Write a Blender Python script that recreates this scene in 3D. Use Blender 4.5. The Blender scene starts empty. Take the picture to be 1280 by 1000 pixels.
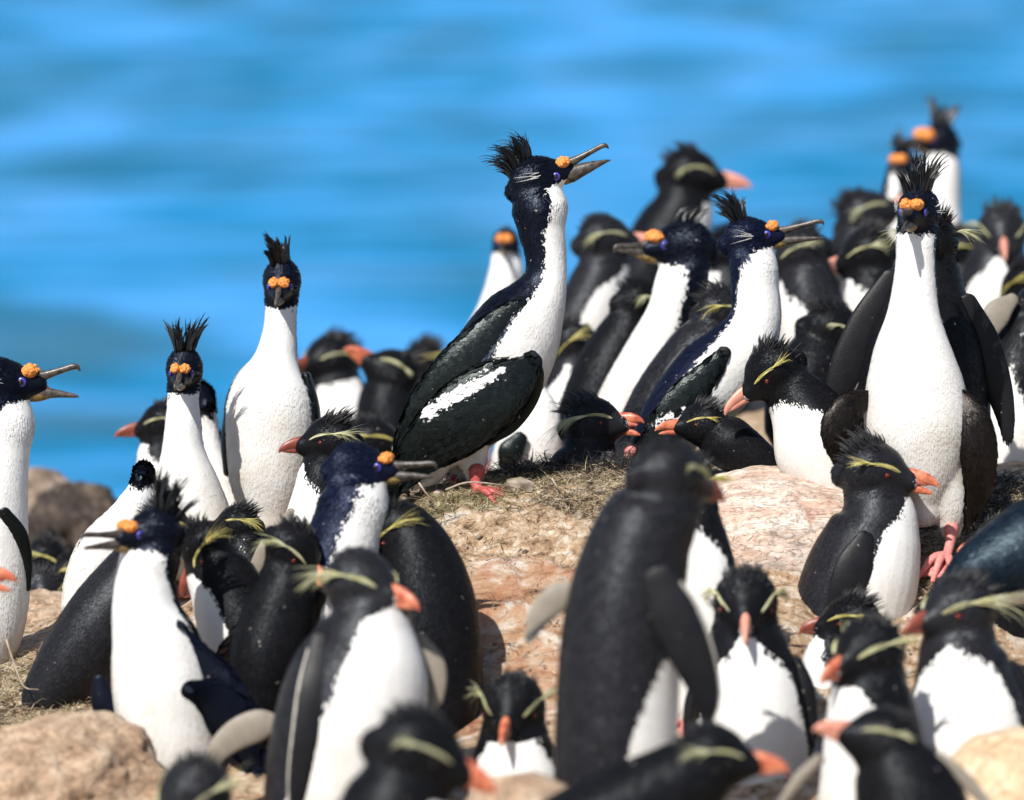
import bpy, math, random
import numpy as np
from mathutils import Vector, noise as mnoise
from mathutils.bvhtree import BVHTree

# ------------------------------------------------------------------ camera, world, sun
scene = bpy.context.scene
COL = scene.collection
R = math.radians
PITCH = R(8.0)
K = 5200.0                       # pixels (1280 wide) per metre at 1 m
FOC = 8.0
RIGHT = np.array([1.0, 0, 0])
UP = np.array([0, math.sin(PITCH), math.cos(PITCH)])
FWD = np.array([0, math.cos(PITCH), -math.sin(PITCH)])
CAM = -FWD * FOC
B = np.stack([RIGHT, UP, -FWD])  # rows: camera basis (right, up, towards the camera)

cam = bpy.data.cameras.new('camera')
camo = bpy.data.objects.new('camera', cam)
COL.objects.link(camo)
camo.location = CAM
camo.rotation_euler = (math.pi / 2 - PITCH, 0, 0)
cam.sensor_fit = 'HORIZONTAL'
cam.sensor_width = 36
cam.lens = 36 * K / 1280
cam.clip_start = 0.5
cam.clip_end = 12000
cam.dof.use_dof = True
cam.dof.focus_distance = FOC - 0.02
cam.dof.aperture_fstop = cam.lens / 70.0
scene.camera = camo

SUN_EL, SUN_AZ = R(50), R(212)    # azimuth clockwise from +Y: behind the camera and to its left
w = bpy.data.worlds.new('World'); scene.world = w; w.use_nodes = True
wn = w.node_tree.nodes
sky = wn.new('ShaderNodeTexSky'); sky.sky_type = 'NISHITA'; sky.sun_disc = False
sky.sun_elevation = SUN_EL; sky.sun_rotation = SUN_AZ
bg = wn['Background']; bg.inputs['Strength'].default_value = 0.09
w.node_tree.links.new(sky.outputs[0], bg.inputs['Color'])
sl = bpy.data.lights.new('sun', 'SUN'); so = bpy.data.objects.new('sun', sl); COL.objects.link(so)
sl.energy = 4.6; sl.angle = R(0.5); sl.color = (1.0, 0.965, 0.90)
sd = Vector((math.sin(SUN_AZ) * math.cos(SUN_EL), math.cos(SUN_AZ) * math.cos(SUN_EL), math.sin(SUN_EL)))
so.rotation_euler = sd.to_track_quat('Z', 'Y').to_euler()
scene.view_settings.view_transform = 'Standard'
scene.view_settings.look = 'None'
scene.view_settings.exposure = 0.40
scene.view_settings.gamma = 1.0

def wpt(px, py, d):
    return CAM + FWD * d + RIGHT * ((px - 640) * d / K) + UP * ((500 - py) * d / K)

# ------------------------------------------------------------------ materials
def mat_new(name):
    m = bpy.data.materials.new(name); m.use_nodes = True
    return m, m.node_tree, m.node_tree.nodes['Principled BSDF']

def N(nt, typ, **kw):
    n = nt.nodes.new(typ)
    for k, v in kw.items():
        if k.startswith('i_'):
            key = k[2:]
            key = int(key) if key.isdigit() else key.replace('_', ' ')
            n.inputs[key].default_value = v
        else:
            setattr(n, k, v)
    return n

def link(nt, a, b): nt.links.new(a, b)

def noise_n(nt, vec, scale, detail=4, rough=.55, dist=0.0):
    n = N(nt, 'ShaderNodeTexNoise', i_Scale=scale, i_Detail=detail, i_Roughness=rough, i_Distortion=dist)
    if vec is not None: link(nt, vec, n.inputs['Vector'])
    return n

def ramp(nt, fac, stops):
    r = nt.nodes.new('ShaderNodeValToRGB')
    el = r.color_ramp.elements
    while len(el) < len(stops): el.new(.5)
    for e, (p, c) in zip(el, stops):
        e.position = p; e.color = (*c, 1) if len(c) == 3 else c
    link(nt, fac, r.inputs[0])
    return r

def math_n(nt, op, a, b=None, c=None, clamp=False):
    n = nt.nodes.new('ShaderNodeMath'); n.operation = op; n.use_clamp = clamp
    for i, v in enumerate((a, b, c)):
        if v is None: continue
        if isinstance(v, (int, float)): n.inputs[i].default_value = v
        else: link(nt, v, n.inputs[i])
    return n.outputs[0]

def mix_n(nt, fac, a, b, blend='MIX'):
    n = nt.nodes.new('ShaderNodeMix'); n.data_type = 'RGBA'; n.blend_type = blend
    for s, v in ((n.inputs[0], fac), (n.inputs[6], a), (n.inputs[7], b)):
        if isinstance(v, (int, float)): s.default_value = v
        elif isinstance(v, tuple): s.default_value = (*v, 1) if len(v) == 3 else v
        else: link(nt, v, s)
    return n.outputs[2]

def bump_n(nt, bsdf, h, strength, dist=.002):
    b = N(nt, 'ShaderNodeBump', i_Strength=strength, i_Distance=dist)
    link(nt, h, b.inputs['Height']); link(nt, b.outputs[0], bsdf.inputs['Normal'])
    return b

def plumage(name, dark, dark2, white=(.80, .79, .77), stain=(.50, .42, .31), rough=.5, tint=(1, 1, 1), sheen=0.0, spec=.5, jag=.006):
    """dark feathers and white feathers, told apart by the surface attribute 'wh' (signed distance to the border)"""
    m, nt, b = mat_new(name)
    tc = N(nt, 'ShaderNodeTexCoord').outputs['Object']
    at = N(nt, 'ShaderNodeAttribute', attribute_name='wh').outputs['Fac']
    fr = N(nt, 'ShaderNodeAttribute', attribute_name='fr').outputs['Fac']
    lo = N(nt, 'ShaderNodeAttribute', attribute_name='lo').outputs['Fac']
    n1 = noise_n(nt, tc, 170, 3, .6)
    j = math_n(nt, 'MULTIPLY', math_n(nt, 'SUBTRACT', n1.outputs[0], .5), jag * 3)
    j2 = math_n(nt, 'MULTIPLY', math_n(nt, 'SUBTRACT', fr, .5), jag * .8)
    s = math_n(nt, 'ADD', math_n(nt, 'ADD', at, j), j2)
    f = math_n(nt, 'MULTIPLY_ADD', s, 1 / .0016, .5, clamp=True)
    nd = noise_n(nt, tc, 45, 4, .6)
    dk = mix_n(nt, nd.outputs[0], dark, dark2)
    dk = mix_n(nt, math_n(nt, 'MULTIPLY', math_n(nt, 'MULTIPLY', fr, fr), .8), dk, mix_n(nt, 1.0, dk, (1.9, 1.9, 1.95), 'MULTIPLY'))
    fl = ramp(nt, noise_n(nt, tc, 75, 2, .5).outputs[0], [(.735, (0, 0, 0)), (.76, (1, 1, 1))]).outputs[0]
    dk = mix_n(nt, math_n(nt, 'MULTIPLY', fl, .8), dk, (.30, .28, .25))     # moulted flecks and droppings
    ns = noise_n(nt, tc, 14, 4, .6)
    sf = math_n(nt, 'MULTIPLY', math_n(nt, 'MULTIPLY_ADD', ramp(nt, ns.outputs[0], [(.38, (0, 0, 0)), (.68, (1, 1, 1))]).outputs[0], .75, .18), lo, clamp=True)
    wc = mix_n(nt, sf, white, stain)
    wc = mix_n(nt, math_n(nt, 'MULTIPLY', fr, .30), wc, (.56, .545, .52))
    link(nt, mix_n(nt, f, dk, wc), b.inputs['Base Color'])
    rr = math_n(nt, 'MULTIPLY_ADD', f, .35, rough)
    rr = math_n(nt, 'MULTIPLY_ADD', math_n(nt, 'SUBTRACT', fr, .5), .18, rr)
    link(nt, rr, b.inputs['Roughness'])
    b.inputs['Specular IOR Level'].default_value = spec
    b.inputs['Specular Tint'].default_value = (*tint, 1)
    if sheen:
        b.inputs['Sheen Weight'].default_value = sheen
        b.inputs['Sheen Roughness'].default_value = .45
        b.inputs['Sheen Tint'].default_value = (*tint, 1)
    nb = noise_n(nt, tc, 420, 2, .6)
    link(nt, math_n(nt, 'MULTIPLY_ADD', f, -.30, .40), bump_n(nt, b, nb.outputs[0], .35, .0015).inputs['Strength'])
    return m

def plain(name, c1, c2, scale=60, rough=.4, spec=.5, bump=.2, stops=(.35, .65), sss=0.0):
    m, nt, b = mat_new(name)
    tc = N(nt, 'ShaderNodeTexCoord').outputs['Object']
    n = noise_n(nt, tc, scale, 4, .6)
    r = ramp(nt, n.outputs[0], [(stops[0], c1), (stops[1], c2)])
    link(nt, r.outputs[0], b.inputs['Base Color'])
    b.inputs['Roughness'].default_value = rough
    b.inputs['Specular IOR Level'].default_value = spec
    if sss:
        b.inputs['Subsurface Weight'].default_value = sss
        b.inputs['Subsurface Radius'].default_value = (.004, .002, .001)
        b.inputs['Subsurface Scale'].default_value = 1.0
    if bump: bump_n(nt, b, noise_n(nt, tc, scale * 4, 3).outputs[0], bump, .001)
    return m

M = {}
M['penguin'] = plumage('penguin_plumage', (.0035, .0035, .0042), (.0095, .0095, .011), rough=.36, tint=(.85, .92, 1), spec=.10)
M['penguin_grey'] = plumage('worn_penguin_plumage', (.006, .006, .0075), (.020, .0195, .0225), rough=.36, tint=(.85, .92, 1), spec=.18)
M['shag'] = plumage('shag_plumage', (.0022, .0026, .0048), (.003, .004, .009), rough=.36, tint=(.6, .74, 1), spec=.20, jag=.006)
M['navy'] = plumage('navy_shag_plumage', (.002, .0026, .0085), (.004, .006, .019), rough=.42, tint=(.55, .66, 1), spec=.26, jag=.006)
M['wing'] = plumage('shag_wing_feathers', (.0022, .003, .003), (.006, .008, .0076), rough=.30, tint=(.85, .97, .97), spec=.30, jag=.009)
M['wing_brown'] = plumage('worn_shag_wing_feathers', (.003, .0022, .002), (.0075, .005, .004), rough=.34, tint=(1, .9, .85), spec=.22)
M['teal'] = plumage('teal_shag_plumage', (.0022, .0038, .0075), (.0055, .0115, .019), rough=.38, tint=(.6, .82, 1), spec=.35)
M['flipper'] = plumage('flipper_skin', (.005, .005, .006), (.013, .013, .0155), white=(.42, .40, .35), rough=.42, spec=.18, jag=.001)
M['flipper_tan'] = plumage('flipper_underside', (.15, .13, .105), (.30, .265, .215), white=(.03, .03, .03), rough=.55, spec=.3, jag=.003)
M['crest'] = plain('black_crest_feathers', (.003, .004, .006), (.010, .013, .018), 90, .38, .5, 0)
M['crest_grey'] = plain('dark_crest_feathers', (.010, .010, .012), (.03, .03, .033), 90, .5, .4, 0)
M['yellow'] = plain('yellow_brow_feathers', (.52, .44, .10), (.72, .66, .28), 40, .6, .3, 0)
M['paleyellow'] = plain('pale_plume_feathers', (.47, .45, .22), (.66, .66, .44), 40, .6, .3, 0)
M['whisker'] = plain('white_filoplumes', (.6, .6, .58), (.75, .75, .73), 40, .6, .3, 0)
M['bill_red'] = plain('orange_red_bill', (.34, .055, .028), (.66, .22, .115), 60, .36, .5, .6, (.34, .62), .05)
M['bill_dull'] = plain('dull_red_bill', (.14, .03, .02), (.30, .075, .045), 75, .36, .5, .3, (.3, .7))
M['bill_pink'] = plain('pink_bill', (.55, .20, .14), (.70, .33, .24), 75, .38, .5, .3, (.3, .7), .05)
M['gape'] = plain('mouth_lining', (.40, .09, .07), (.55, .16, .12), 75, .4, .5, .2)
M['gape_dark'] = plain('dark_mouth_lining', (.10, .03, .025), (.22, .07, .055), 75, .4, .5, .2)
M['shag_bill'] = plain('horn_grey_bill', (.022, .018, .015), (.10, .082, .068), 110, .34, .5, .35)
M['shag_pouch'] = plain('olive_bill_base', (.10, .06, .018), (.26, .17, .055), 110, .42, .5, .3)
M['caruncle'] = plain('orange_caruncle', (.60, .17, .03), (.82, .33, .075), 160, .5, .4, .9, (.3, .7), .05)
M['eye_ring'] = plain('violet_blue_eye_ring', (.035, .028, .24), (.07, .055, .42), 200, .3, .6, 0)
M['eye_red'] = plain('red_eye', (.10, .008, .006), (.20, .02, .012), 200, .12, .6, 0)
M['eye_dark'] = plain('dark_eye', (.006, .004, .004), (.012, .008, .007), 200, .06, .7, 0)
M['pink'] = plain('pink_foot_skin', (.55, .16, .15), (.72, .30, .26), 140, .45, .4, .7, (.3, .7), .05)
M['red_foot'] = plain('dark_red_foot_skin', (.34, .045, .05), (.52, .11, .10), 140, .42, .4, .6)
M['claw'] = plain('dark_claw', (.02, .015, .012), (.05, .04, .035), 200, .4, .5, 0)

# ------------------------------------------------------------------ mesh building
class MB:
    """collects vertices, polygons and the three surface attributes; builds ONE mesh object"""
    def __init__(s):
        s.V = []; s.F = []; s.n = 0; s.wh = []; s.fr = []; s.lo = []
    def add(s, V, F, wh=-1.0, fr=.5, lo=0.0):
        V = np.asarray(V, float); k = len(V)
        s.V.append(V); s.F.extend([tuple(int(i) + s.n for i in f) for f in F]); s.n += k
        for L, v in ((s.wh, wh), (s.fr, fr), (s.lo, lo)):
            L.append(np.broadcast_to(np.asarray(v, float), (k,)).copy())
        return s
    def build(s, name, m, parent=None, origin=None, attrs=True, smooth=True):
        V = np.concatenate(s.V)
        me = bpy.data.meshes.new(name)
        me.from_pydata((V if origin is None else V - origin).tolist(), [], s.F)
        if attrs:
            for nm, L in (('wh', s.wh), ('fr', s.fr), ('lo', s.lo)):
                a = me.attributes.new(nm, 'FLOAT', 'POINT')
                a.data.foreach_set('value', np.concatenate(L).astype(np.float32))
        if smooth: me.shade_smooth()
        me.materials.append(m)
        o = bpy.data.objects.new(name, me); COL.objects.link(o)
        if parent: o.parent = parent
        return o

def catmull(P, per):
    P = np.asarray(P, float); n = len(P)
    if n == 2: 
        t = np.linspace(0, 1, per + 1)[:, None]
        return P[0] * (1 - t) + P[1] * t
    Q = np.vstack([2 * P[0] - P[1], P, 2 * P[-1] - P[-2]])
    out = []
    for i in range(n - 1):
        p0, p1, p2, p3 = Q[i:i + 4]
        t = np.linspace(0, 1, per, endpoint=False)[:, None]
        out.append(.5 * ((2 * p1) + (-p0 + p2) * t + (2 * p0 - 5 * p1 + 4 * p2 - p3) * t ** 2 + (-p0 + 3 * p1 - 3 * p2 + p3) * t ** 3))
    out.append(P[-1:])
    return np.vstack(out)

def frames(C, ref):
    T = np.gradient(C, axis=0)
    T /= np.linalg.norm(T, axis=1)[:, None] + 1e-12
    ref = np.broadcast_to(np.asarray(ref, float), T.shape)
    e1 = np.cross(T, ref)
    e1 /= np.linalg.norm(e1, axis=1)[:, None] + 1e-9
    e2 = np.cross(e1, T)
    return T, e1, e2

def loft(C, r, asp, ref, seg=20, round_ends=True):
    """tube with elliptic rings: half width r across (perpendicular to ref), r*asp along ref"""
    C = np.asarray(C, float); r = np.asarray(r, float); asp = np.broadcast_to(np.asarray(asp, float), r.shape)
    T, e1, e2 = frames(C, ref)
    if round_ends:
        def cap(c, t, rr, a, E1, E2):
            ks = np.array([.92, .72, .42])
            return [(c + t * rr * math.sqrt(1 - k * k) * .9, rr * k, a, E1, E2) for k in ks]
        lo = cap(C[0], -T[0], r[0], asp[0], e1[0], e2[0])[::-1]
        hi = cap(C[-1], T[-1], r[-1], asp[-1], e1[-1], e2[-1])
        C = np.vstack([[x[0] for x in lo], C, [x[0] for x in hi]])
        r = np.concatenate([[x[1] for x in lo], r, [x[1] for x in hi]])
        asp = np.concatenate([[x[2] for x in lo], asp, [x[2] for x in hi]])
        e1 = np.vstack([[x[3] for x in lo], e1, [x[3] for x in hi]])
        e2 = np.vstack([[x[4] for x in lo], e2, [x[4] for x in hi]])
    n = len(C); th = np.linspace(0, 2 * math.pi, seg, endpoint=False)
    V = (C[:, None, :] + e1[:, None, :] * (r[:, None] * np.cos(th))[:, :, None]
         + e2[:, None, :] * ((r * asp)[:, None] * np.sin(th))[:, :, None]).reshape(-1, 3)
    F = []
    for i in range(n - 1):
        for j in range(seg):
            k = (j + 1) % seg
            F.append((i * seg + j, i * seg + k, (i + 1) * seg + k, (i + 1) * seg + j))
    V = np.vstack([V, C[:1], C[-1:]])
    a, b = n * seg, n * seg + 1
    for j in range(seg):
        k = (j + 1) % seg
        F.append((a, k, j)); F.append((b, (n - 1) * seg + j, (n - 1) * seg + k))
    cth = np.concatenate([np.tile(np.cos(th), n), [0, 0]])
    sth = np.concatenate([np.tile(np.sin(th), n), [0, 0]])
    tt = np.concatenate([np.repeat(np.linspace(0, 1, n), seg), [0, 1]])
    return V, F, cth, sth, tt

def ico(center, rad, sub=2, squash=(1, 1, 1)):
    import bmesh
    bm = bmesh.new(); bmesh.ops.create_icosphere(bm, subdivisions=sub, radius=1)
    V = np.array([v.co[:] for v in bm.verts]); F = [[v.index for v in f.verts] for f in bm.faces]
    bm.free()
    return V * rad * np.asarray(squash) + center, F

def strands(mb, curves, r0, taper=.15, per=5, fr=None, rng=None, flat=.55):
    """each curve: control points of one tapered feather"""
    for c in curves:
        C = catmull(c, per)
        n = len(C); t = np.linspace(0, 1, n)
        rr = r0 * (1 - t) ** .7 * (1 - taper) + r0 * taper * (1 - t)
        rr = rr * np.minimum(1, .5 + t * 4)
        T, e1, e2 = frames(C, (0.31, 0.22, .92))
        th = np.array([0, 2.09, 4.19])
        V = (C[:, None, :] + e1[:, None, :] * (rr[:, None] * np.cos(th))[:, :, None] + e2[:, None, :] * (flat * rr[:, None] * np.sin(th))[:, :, None]).reshape(-1, 3)
        F = [(i * 3 + j, i * 3 + (j + 1) % 3, (i + 1) * 3 + (j + 1) % 3, (i + 1) * 3 + j) for i in range(n - 1) for j in range(3)]
        mb.add(V, F, fr=.5 if rng is None else rng.random())

def remesh(V, F, voxel, smooth):
    me = bpy.data.meshes.new('tmp'); me.from_pydata(V.tolist(), [], F)
    o = bpy.data.objects.new('tmp', me); COL.objects.link(o)
    m = o.modifiers.new('r', 'REMESH'); m.mode = 'VOXEL'; m.voxel_size = voxel
    s = o.modifiers.new('s', 'SMOOTH'); s.factor = .5; s.iterations = smooth
    dg = bpy.context.evaluated_depsgraph_get()
    ev = o.evaluated_get(dg); em = ev.to_mesh()
    n = len(em.vertices); co = np.empty(n * 3); em.vertices.foreach_get('co', co)
    no = np.empty(n * 3); em.vertices.foreach_get('normal', no)
    ps = [tuple(p.vertices) for p in em.polygons]
    ev.to_mesh_clear(); bpy.data.objects.remove(o); bpy.data.meshes.remove(me)
    return co.reshape(-1, 3), no.reshape(-1, 3), ps

def cards(mb, P, Nn, D, L, W, tilt, wh, lo, rng, curl=.25, jit=.16, rolls=.12):
    """feathers: small hexagonal vanes laid along D on a surface with normals Nn"""
    n = len(P)
    D = D - Nn * np.sum(D * Nn, 1)[:, None]
    D = D + rng.normal(0, 1, (n, 3)) * np.broadcast_to(jit, (n,))[:, None]; D -= Nn * np.sum(D * Nn, 1)[:, None]
    D /= np.linalg.norm(D, axis=1)[:, None] + 1e-9
    S = np.cross(Nn, D)
    L = (L * rng.uniform(.75, 1.25, n))[:, None]; W = (W * rng.uniform(.8, 1.2, n))[:, None]
    tl = (tilt * rng.uniform(.5, 1.5, n))[:, None]
    roll = (rng.normal(0, 1, n) * rolls)[:, None]
    Nr = Nn * 1.0 + S * roll
    b = P - Nn * .0003
    def q(a, s): return b + D * (L * a) + Nr * (L * tl * a * (1 - curl * a)) + S * (W * s) - Nn * (abs(s) * W * .12)
    V = np.stack([q(0, .25), q(.4, 1), q(.8, .8), q(1, 0), q(.8, -.8), q(.4, -1), q(0, -.25)], 1).reshape(-1, 3)
    F = (np.arange(n)[:, None] * 7 + np.arange(7)[None]).tolist()
    rep = lambda a: np.repeat(np.broadcast_to(a, (n,)), 7)
    mb.add(V, F, wh=rep(wh), fr=rep(rng.random(n)), lo=rep(lo))

def sample_surface(V, Nn, F, n, rng):
    tri = np.array([(f[0], f[i], f[i + 1]) for f in F for i in range(1, len(f) - 1)])
    a, b, c = V[tri[:, 0]], V[tri[:, 1]], V[tri[:, 2]]
    ar = np.linalg.norm(np.cross(b - a, c - a), axis=1)
    idx = rng.choice(len(tri), n, p=ar / ar.sum())
    u = rng.random((n, 2)); fl = u.sum(1) > 1; u[fl] = 1 - u[fl]
    w0 = 1 - u.sum(1)
    P = V[tri[idx, 0]] * w0[:, None] + V[tri[idx, 1]] * u[:, :1] + V[tri[idx, 2]] * u[:, 1:]
    NN = Nn[tri[idx, 0]] * w0[:, None] + Nn[tri[idx, 1]] * u[:, :1] + Nn[tri[idx, 2]] * u[:, 1:]
    NN /= np.linalg.norm(NN, axis=1)[:, None] + 1e-9
    return P, NN, idx

def empty(name, loc, label, cat, group=None):
    o = bpy.data.objects.new(name, None); COL.objects.link(o)
    o.location = loc; o.empty_display_size = .05
    o['label'] = label; o['category'] = cat
    if group: o['group'] = group
    return o

# ------------------------------------------------------------------ terrain height
GP = [ # (px, py, depth) where the ground passes
 (600, 613, 8.0), (540, 622, 7.98), (690, 602, 8.02), (780, 600, 8.0), (520, 650, 7.9), (880, 606, 8.05), (1000, 630, 8.05),
 (620, 700, 7.8), (700, 700, 7.8), (640, 780, 7.62), (640, 850, 7.48), (700, 850, 7.46), (600, 930, 7.2), (700, 940, 7.2),
 (540, 935, 7.45), (585, 915, 7.45),
 (1180, 704, 7.8), (1100, 720, 7.8), (1250, 625, 8.15), (1270, 690, 7.85), (1100, 830, 7.5), (1000, 820, 7.5),
 (1000, 960, 7.1), (1200, 960, 7.15),
 (30, 885, 7.7), (90, 900, 7.65), (-60, 860, 7.8), (20, 790, 8.3), (70, 775, 8.7), (90, 735, 9.3), (100, 680, 10.2), (160, 720, 9.0),
 (220, 720, 8.4), (340, 670, 8.35), (300, 800, 7.8), (430, 760, 7.9), (230, 970, 7.3), (430, 900, 7.4), (500, 960, 7.2),
 (640, 1120, 6.7), (400, 1120, 6.8), (100, 1080, 6.9), (1000, 1130, 6.7), (1250, 1100, 6.7), (-100, 1000, 7.2), (1400, 1000, 7.2),
 (640, 1350, 6.0), (100, 1350, 6.0), (1250, 1350, 6.0), (-400, 1300, 6.2), (1700, 1300, 6.2), (640, 1800, 4.6), (-400, 1900, 4.4), (1700, 1900, 4.4),
 (640, 640, 8.5), (480, 690, 8.6), (800, 610, 8.6), (1000, 590, 8.8), (1200, 560, 9.2), (900, 560, 9.3), (700, 650, 9.2), (500, 680, 9.6),
 (300, 700, 9.5), (830, 500, 10.4), (1100, 480, 10.6), (1250, 500, 10.3), (1000, 500, 10.6), (640, 620, 10.0), (480, 665, 10.4), (1170, 470, 11.2), (560, 640, 11), (1400, 480, 10.6),
 (200, 690, 11), (400, 680, 11.6), (700, 580, 11.8), (1000, 530, 12), (1250, 520, 12), (-200, 700, 11), (-300, 740, 9.5), (1500, 520, 12), (-600, 800, 8.3), (1700, 640, 8.2)]
_G = np.array([wpt(*g) for g in GP])
def _tps(d): return np.where(d > 1e-9, d * d * np.log(d + 1e-12), 0)
_n = len(_G)
_A = np.zeros((_n + 3, _n + 3))
_A[:_n, :_n] = _tps(np.linalg.norm(_G[:, None, :2] - _G[None, :, :2], axis=2)) + np.eye(_n) * .02
_A[:_n, _n] = 1; _A[:_n, _n + 1:] = _G[:, :2]; _A[_n, :_n] = 1; _A[_n + 1:, :_n] = _G[:, :2].T
_c = np.linalg.solve(_A, np.concatenate([_G[:, 2], [0, 0, 0]]))
def ground_z(xy):
    xy = np.atleast_2d(np.asarray(xy, float))
    q = np.stack([np.clip(xy[:, 0], -2.6, 2.6), np.clip(xy[:, 1], -4.0, 4.4)], 1)
    d = np.linalg.norm(q[:, None] - _G[None, :, :2], axis=2)
    z = _tps(d) @ _c[:_n] + _c[_n] + q @ _c[_n + 1:]
    dd = np.maximum(xy[:, 1] - 4.4, 0)
    z = z - dd * .55 - dd ** 2 * .5
    return z
# ------------------------------------------------------------------ birds
def norm(v): v = np.asarray(v, float); return v / (np.linalg.norm(v) + 1e-12)

class Bird:
    """One bird. 'body' is the axis from rump to head: (x, y, half width, angle of white each side of the breast line[, depth offset m])."""
    def __init__(s, name, cat, label, group, d, body, front, head, hr, F, mat, seed, focus=1.0, asp=.92, voxel=None,
                 headwhite=False, roll=0.0, extra=None, hz=0.0, cards_n=None, headmat=None, card=(.013, .0017), chin=-.45):
        s.d = d; s.S = K / d; s.rng = np.random.default_rng(seed); s.focus = focus; s.kind = cat
        s.rnd = random.Random(seed)
        body = [tuple(b) + (0.0,) * (5 - len(b)) for b in body]
        base = wpt(body[0][0], body[0][1], d)
        gz = float(ground_z(base[:2])[0])
        s.base = np.array([base[0], base[1], gz])
        s.root = empty(name, s.base, label, cat, group)
        s.mat = mat
        s.org = CAM + FWD * d
        # body axis
        b = np.array(body)
        P = np.stack([(b[:, 0] - 640) / s.S, (500 - b[:, 1]) / s.S, b[:, 4], b[:, 2] / s.S, b[:, 3]], 1)
        s.hc = np.array([(head[0] - 640) / s.S, (500 - head[1]) / s.S, b[-1, 4] + hz]); s.r = hr / s.S
        s.Fv = norm(F)
        up = np.array([0, 1.0, 0.12]) if abs(s.Fv[1]) < .95 else np.array([-np.sign(s.Fv[0] + .01), 0, .1])
        U = norm(up - s.Fv * np.dot(up, s.Fv)); Rr = np.cross(s.Fv, U)
        if roll:
            a = R(roll); U, Rr = U * math.cos(a) + Rr * math.sin(a), Rr * math.cos(a) - U * math.sin(a)
        s.U, s.Rr = U, Rr
        last = P[-1].copy(); last[:3] = s.hc - s.Fv * s.r * .25; last[3] = s.r * .72
        P = np.vstack([P, last])
        Q = catmull(P, 8)
        C, rr, wh = Q[:, :3], np.maximum(Q[:, 3], .004), Q[:, 4]
        s.C, s.rr = C, rr
        V1, F1, *_ = loft(C, rr, asp, (0, 0, 1), 28)
        # head
        if cat == 'penguin':
            hs = [(-.95, .02, .42), (-.6, .05, .84), (-.1, .06, 1.0), (.4, -.02, .84), (.78, -.12, .55), (1.02, -.16, .36)]; lat = .90
        else:
            hs = [(-.95, -.10, .48), (-.55, -.02, .84), (-.05, .02, .92), (.45, -.02, .74), (.88, -.08, .50), (1.2, -.09, .34)]; lat = .84
        s.lat = lat
        H = catmull([list(s.pt(f, u, 0)) + [q * s.r] for f, u, q in hs], 6)
        V2, F2, *_ = loft(H[:, :3], H[:, 3], lat, s.Rr, 24)
        Vs, Fs = [V1, V2], [F1, [tuple(i + len(V1) for i in f) for f in F2]]
        n = len(V1) + len(V2)
        for ch in (extra or []):           # thighs, folded neck bulges: part of the same skin
            c = np.array([tuple(x) + (0.0,) * (4 - len(x)) for x in ch], float)
            c = np.stack([(c[:, 0] - 640) / s.S, (500 - c[:, 1]) / s.S, c[:, 3], c[:, 2] / s.S], 1)
            c = catmull(c, 6)
            V3, F3, *_ = loft(c[:, :3], c[:, 3], .95, (0, 0, 1), 18)
            Vs.append(V3); Fs.append([tuple(i + n for i in f) for f in F3]); n += len(V3)
        V, Nn, Fc = remesh(np.vstack(Vs), [f for L in Fs for f in L], voxel or (.0045 if focus > .6 else .0065), 7)
        s.V, s.Nn, s.Fc = V, Nn, Fc
        s.bvh = BVHTree.FromPolygons(V.tolist(), Fc)
        # pattern
        fr = np.asarray(front, float)
        T = np.gradient(C, axis=0); T /= np.linalg.norm(T, axis=1)[:, None] + 1e-12
        s.T = T
        D2 = ((V[:, None] - C[None]) ** 2).sum(2) - rr[None] ** 2 * .6
        k = D2.argmin(1)
        f3 = np.broadcast_to(norm(fr), T.shape)
        fp = f3 - T * (f3 * T).sum(1)[:, None]; fp /= np.linalg.norm(fp, axis=1)[:, None] + 1e-9
        q = V - C[k]; q -= T[k] * (q * T[k]).sum(1)[:, None]; ql = np.linalg.norm(q, axis=1) + 1e-9
        ang = np.degrees(np.arccos(np.clip((q * fp[k]).sum(1) / ql, -1, 1)))
        att = R(1) * (wh[k] - ang) * rr[k]
        # the head has its own colours
        hv = V - s.hc
        hf, hu = hv @ s.Fv / s.r, hv @ s.U / s.r
        hd = np.sqrt(hf ** 2 * .8 + hu ** 2 + (hv @ s.Rr / s.r) ** 2)
        if headwhite:   # white runs up the throat to the bill
            hw = (chin - hu - .45 * np.maximum(.35 - hf, 0)) * s.r
            att = np.where(hd < 1.5, np.minimum(att + .15 * s.r * np.clip(hf, 0, 1), hw), att)
        else:
            att = np.where(hd < 1.22, np.minimum(att, (hd - 1.16) * s.r), att)
        s.att = att
        low = np.clip(1 - k / (len(C) * .62), 0, 1)
        mb = MB(); mb.add(V, Fc, wh=att, fr=.35, lo=low)
        nc = cards_n if cards_n is not None else int(24000 * focus + 3500)
        Pp, Np, idx = sample_surface(V, Nn, Fc, nc, s.rng)
        # attributes of each feather from the nearest skin vertex (first corner of its face)
        tri0 = np.array([f[0] for f in Fc for i in range(1, len(f) - 1)])[idx]
        inh = hd[tri0] < 1.1
        Dd = np.where(inh[:, None], -s.Fv[None] * .8 - s.U[None] * .25, -T[k[tri0]])
        L = np.where(inh, .6, 1.0) * card[0] * (1 if focus > .6 else 1.3); W = np.where(inh, .7, 1.0) * np.where(att[tri0] > 0, .8, 1) * card[1] * (1 if focus > .6 else 1.6)
        # keep the face clear
        keep = ~((hf[tri0] > .75) & (hd[tri0] < 1.4))
        cards(mb, Pp[keep], Np[keep], Dd[keep], L[keep], W[keep], np.where(att[tri0][keep] > 0, .075, np.where(inh[keep], .30, .13)), att[tri0][keep], low[tri0][keep], s.rng, jit=np.where(att[tri0][keep] > 0, .16, .18), rolls=np.where(att[tri0][keep] > 0, .10, .24))
        s.body = mb.build('body', mat, s.root, None)
        s.place(s.body)

    def pt(s, f, u, sd=0.0): return s.hc + s.r * (s.Fv * f + s.U * u + s.Rr * sd)
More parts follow.
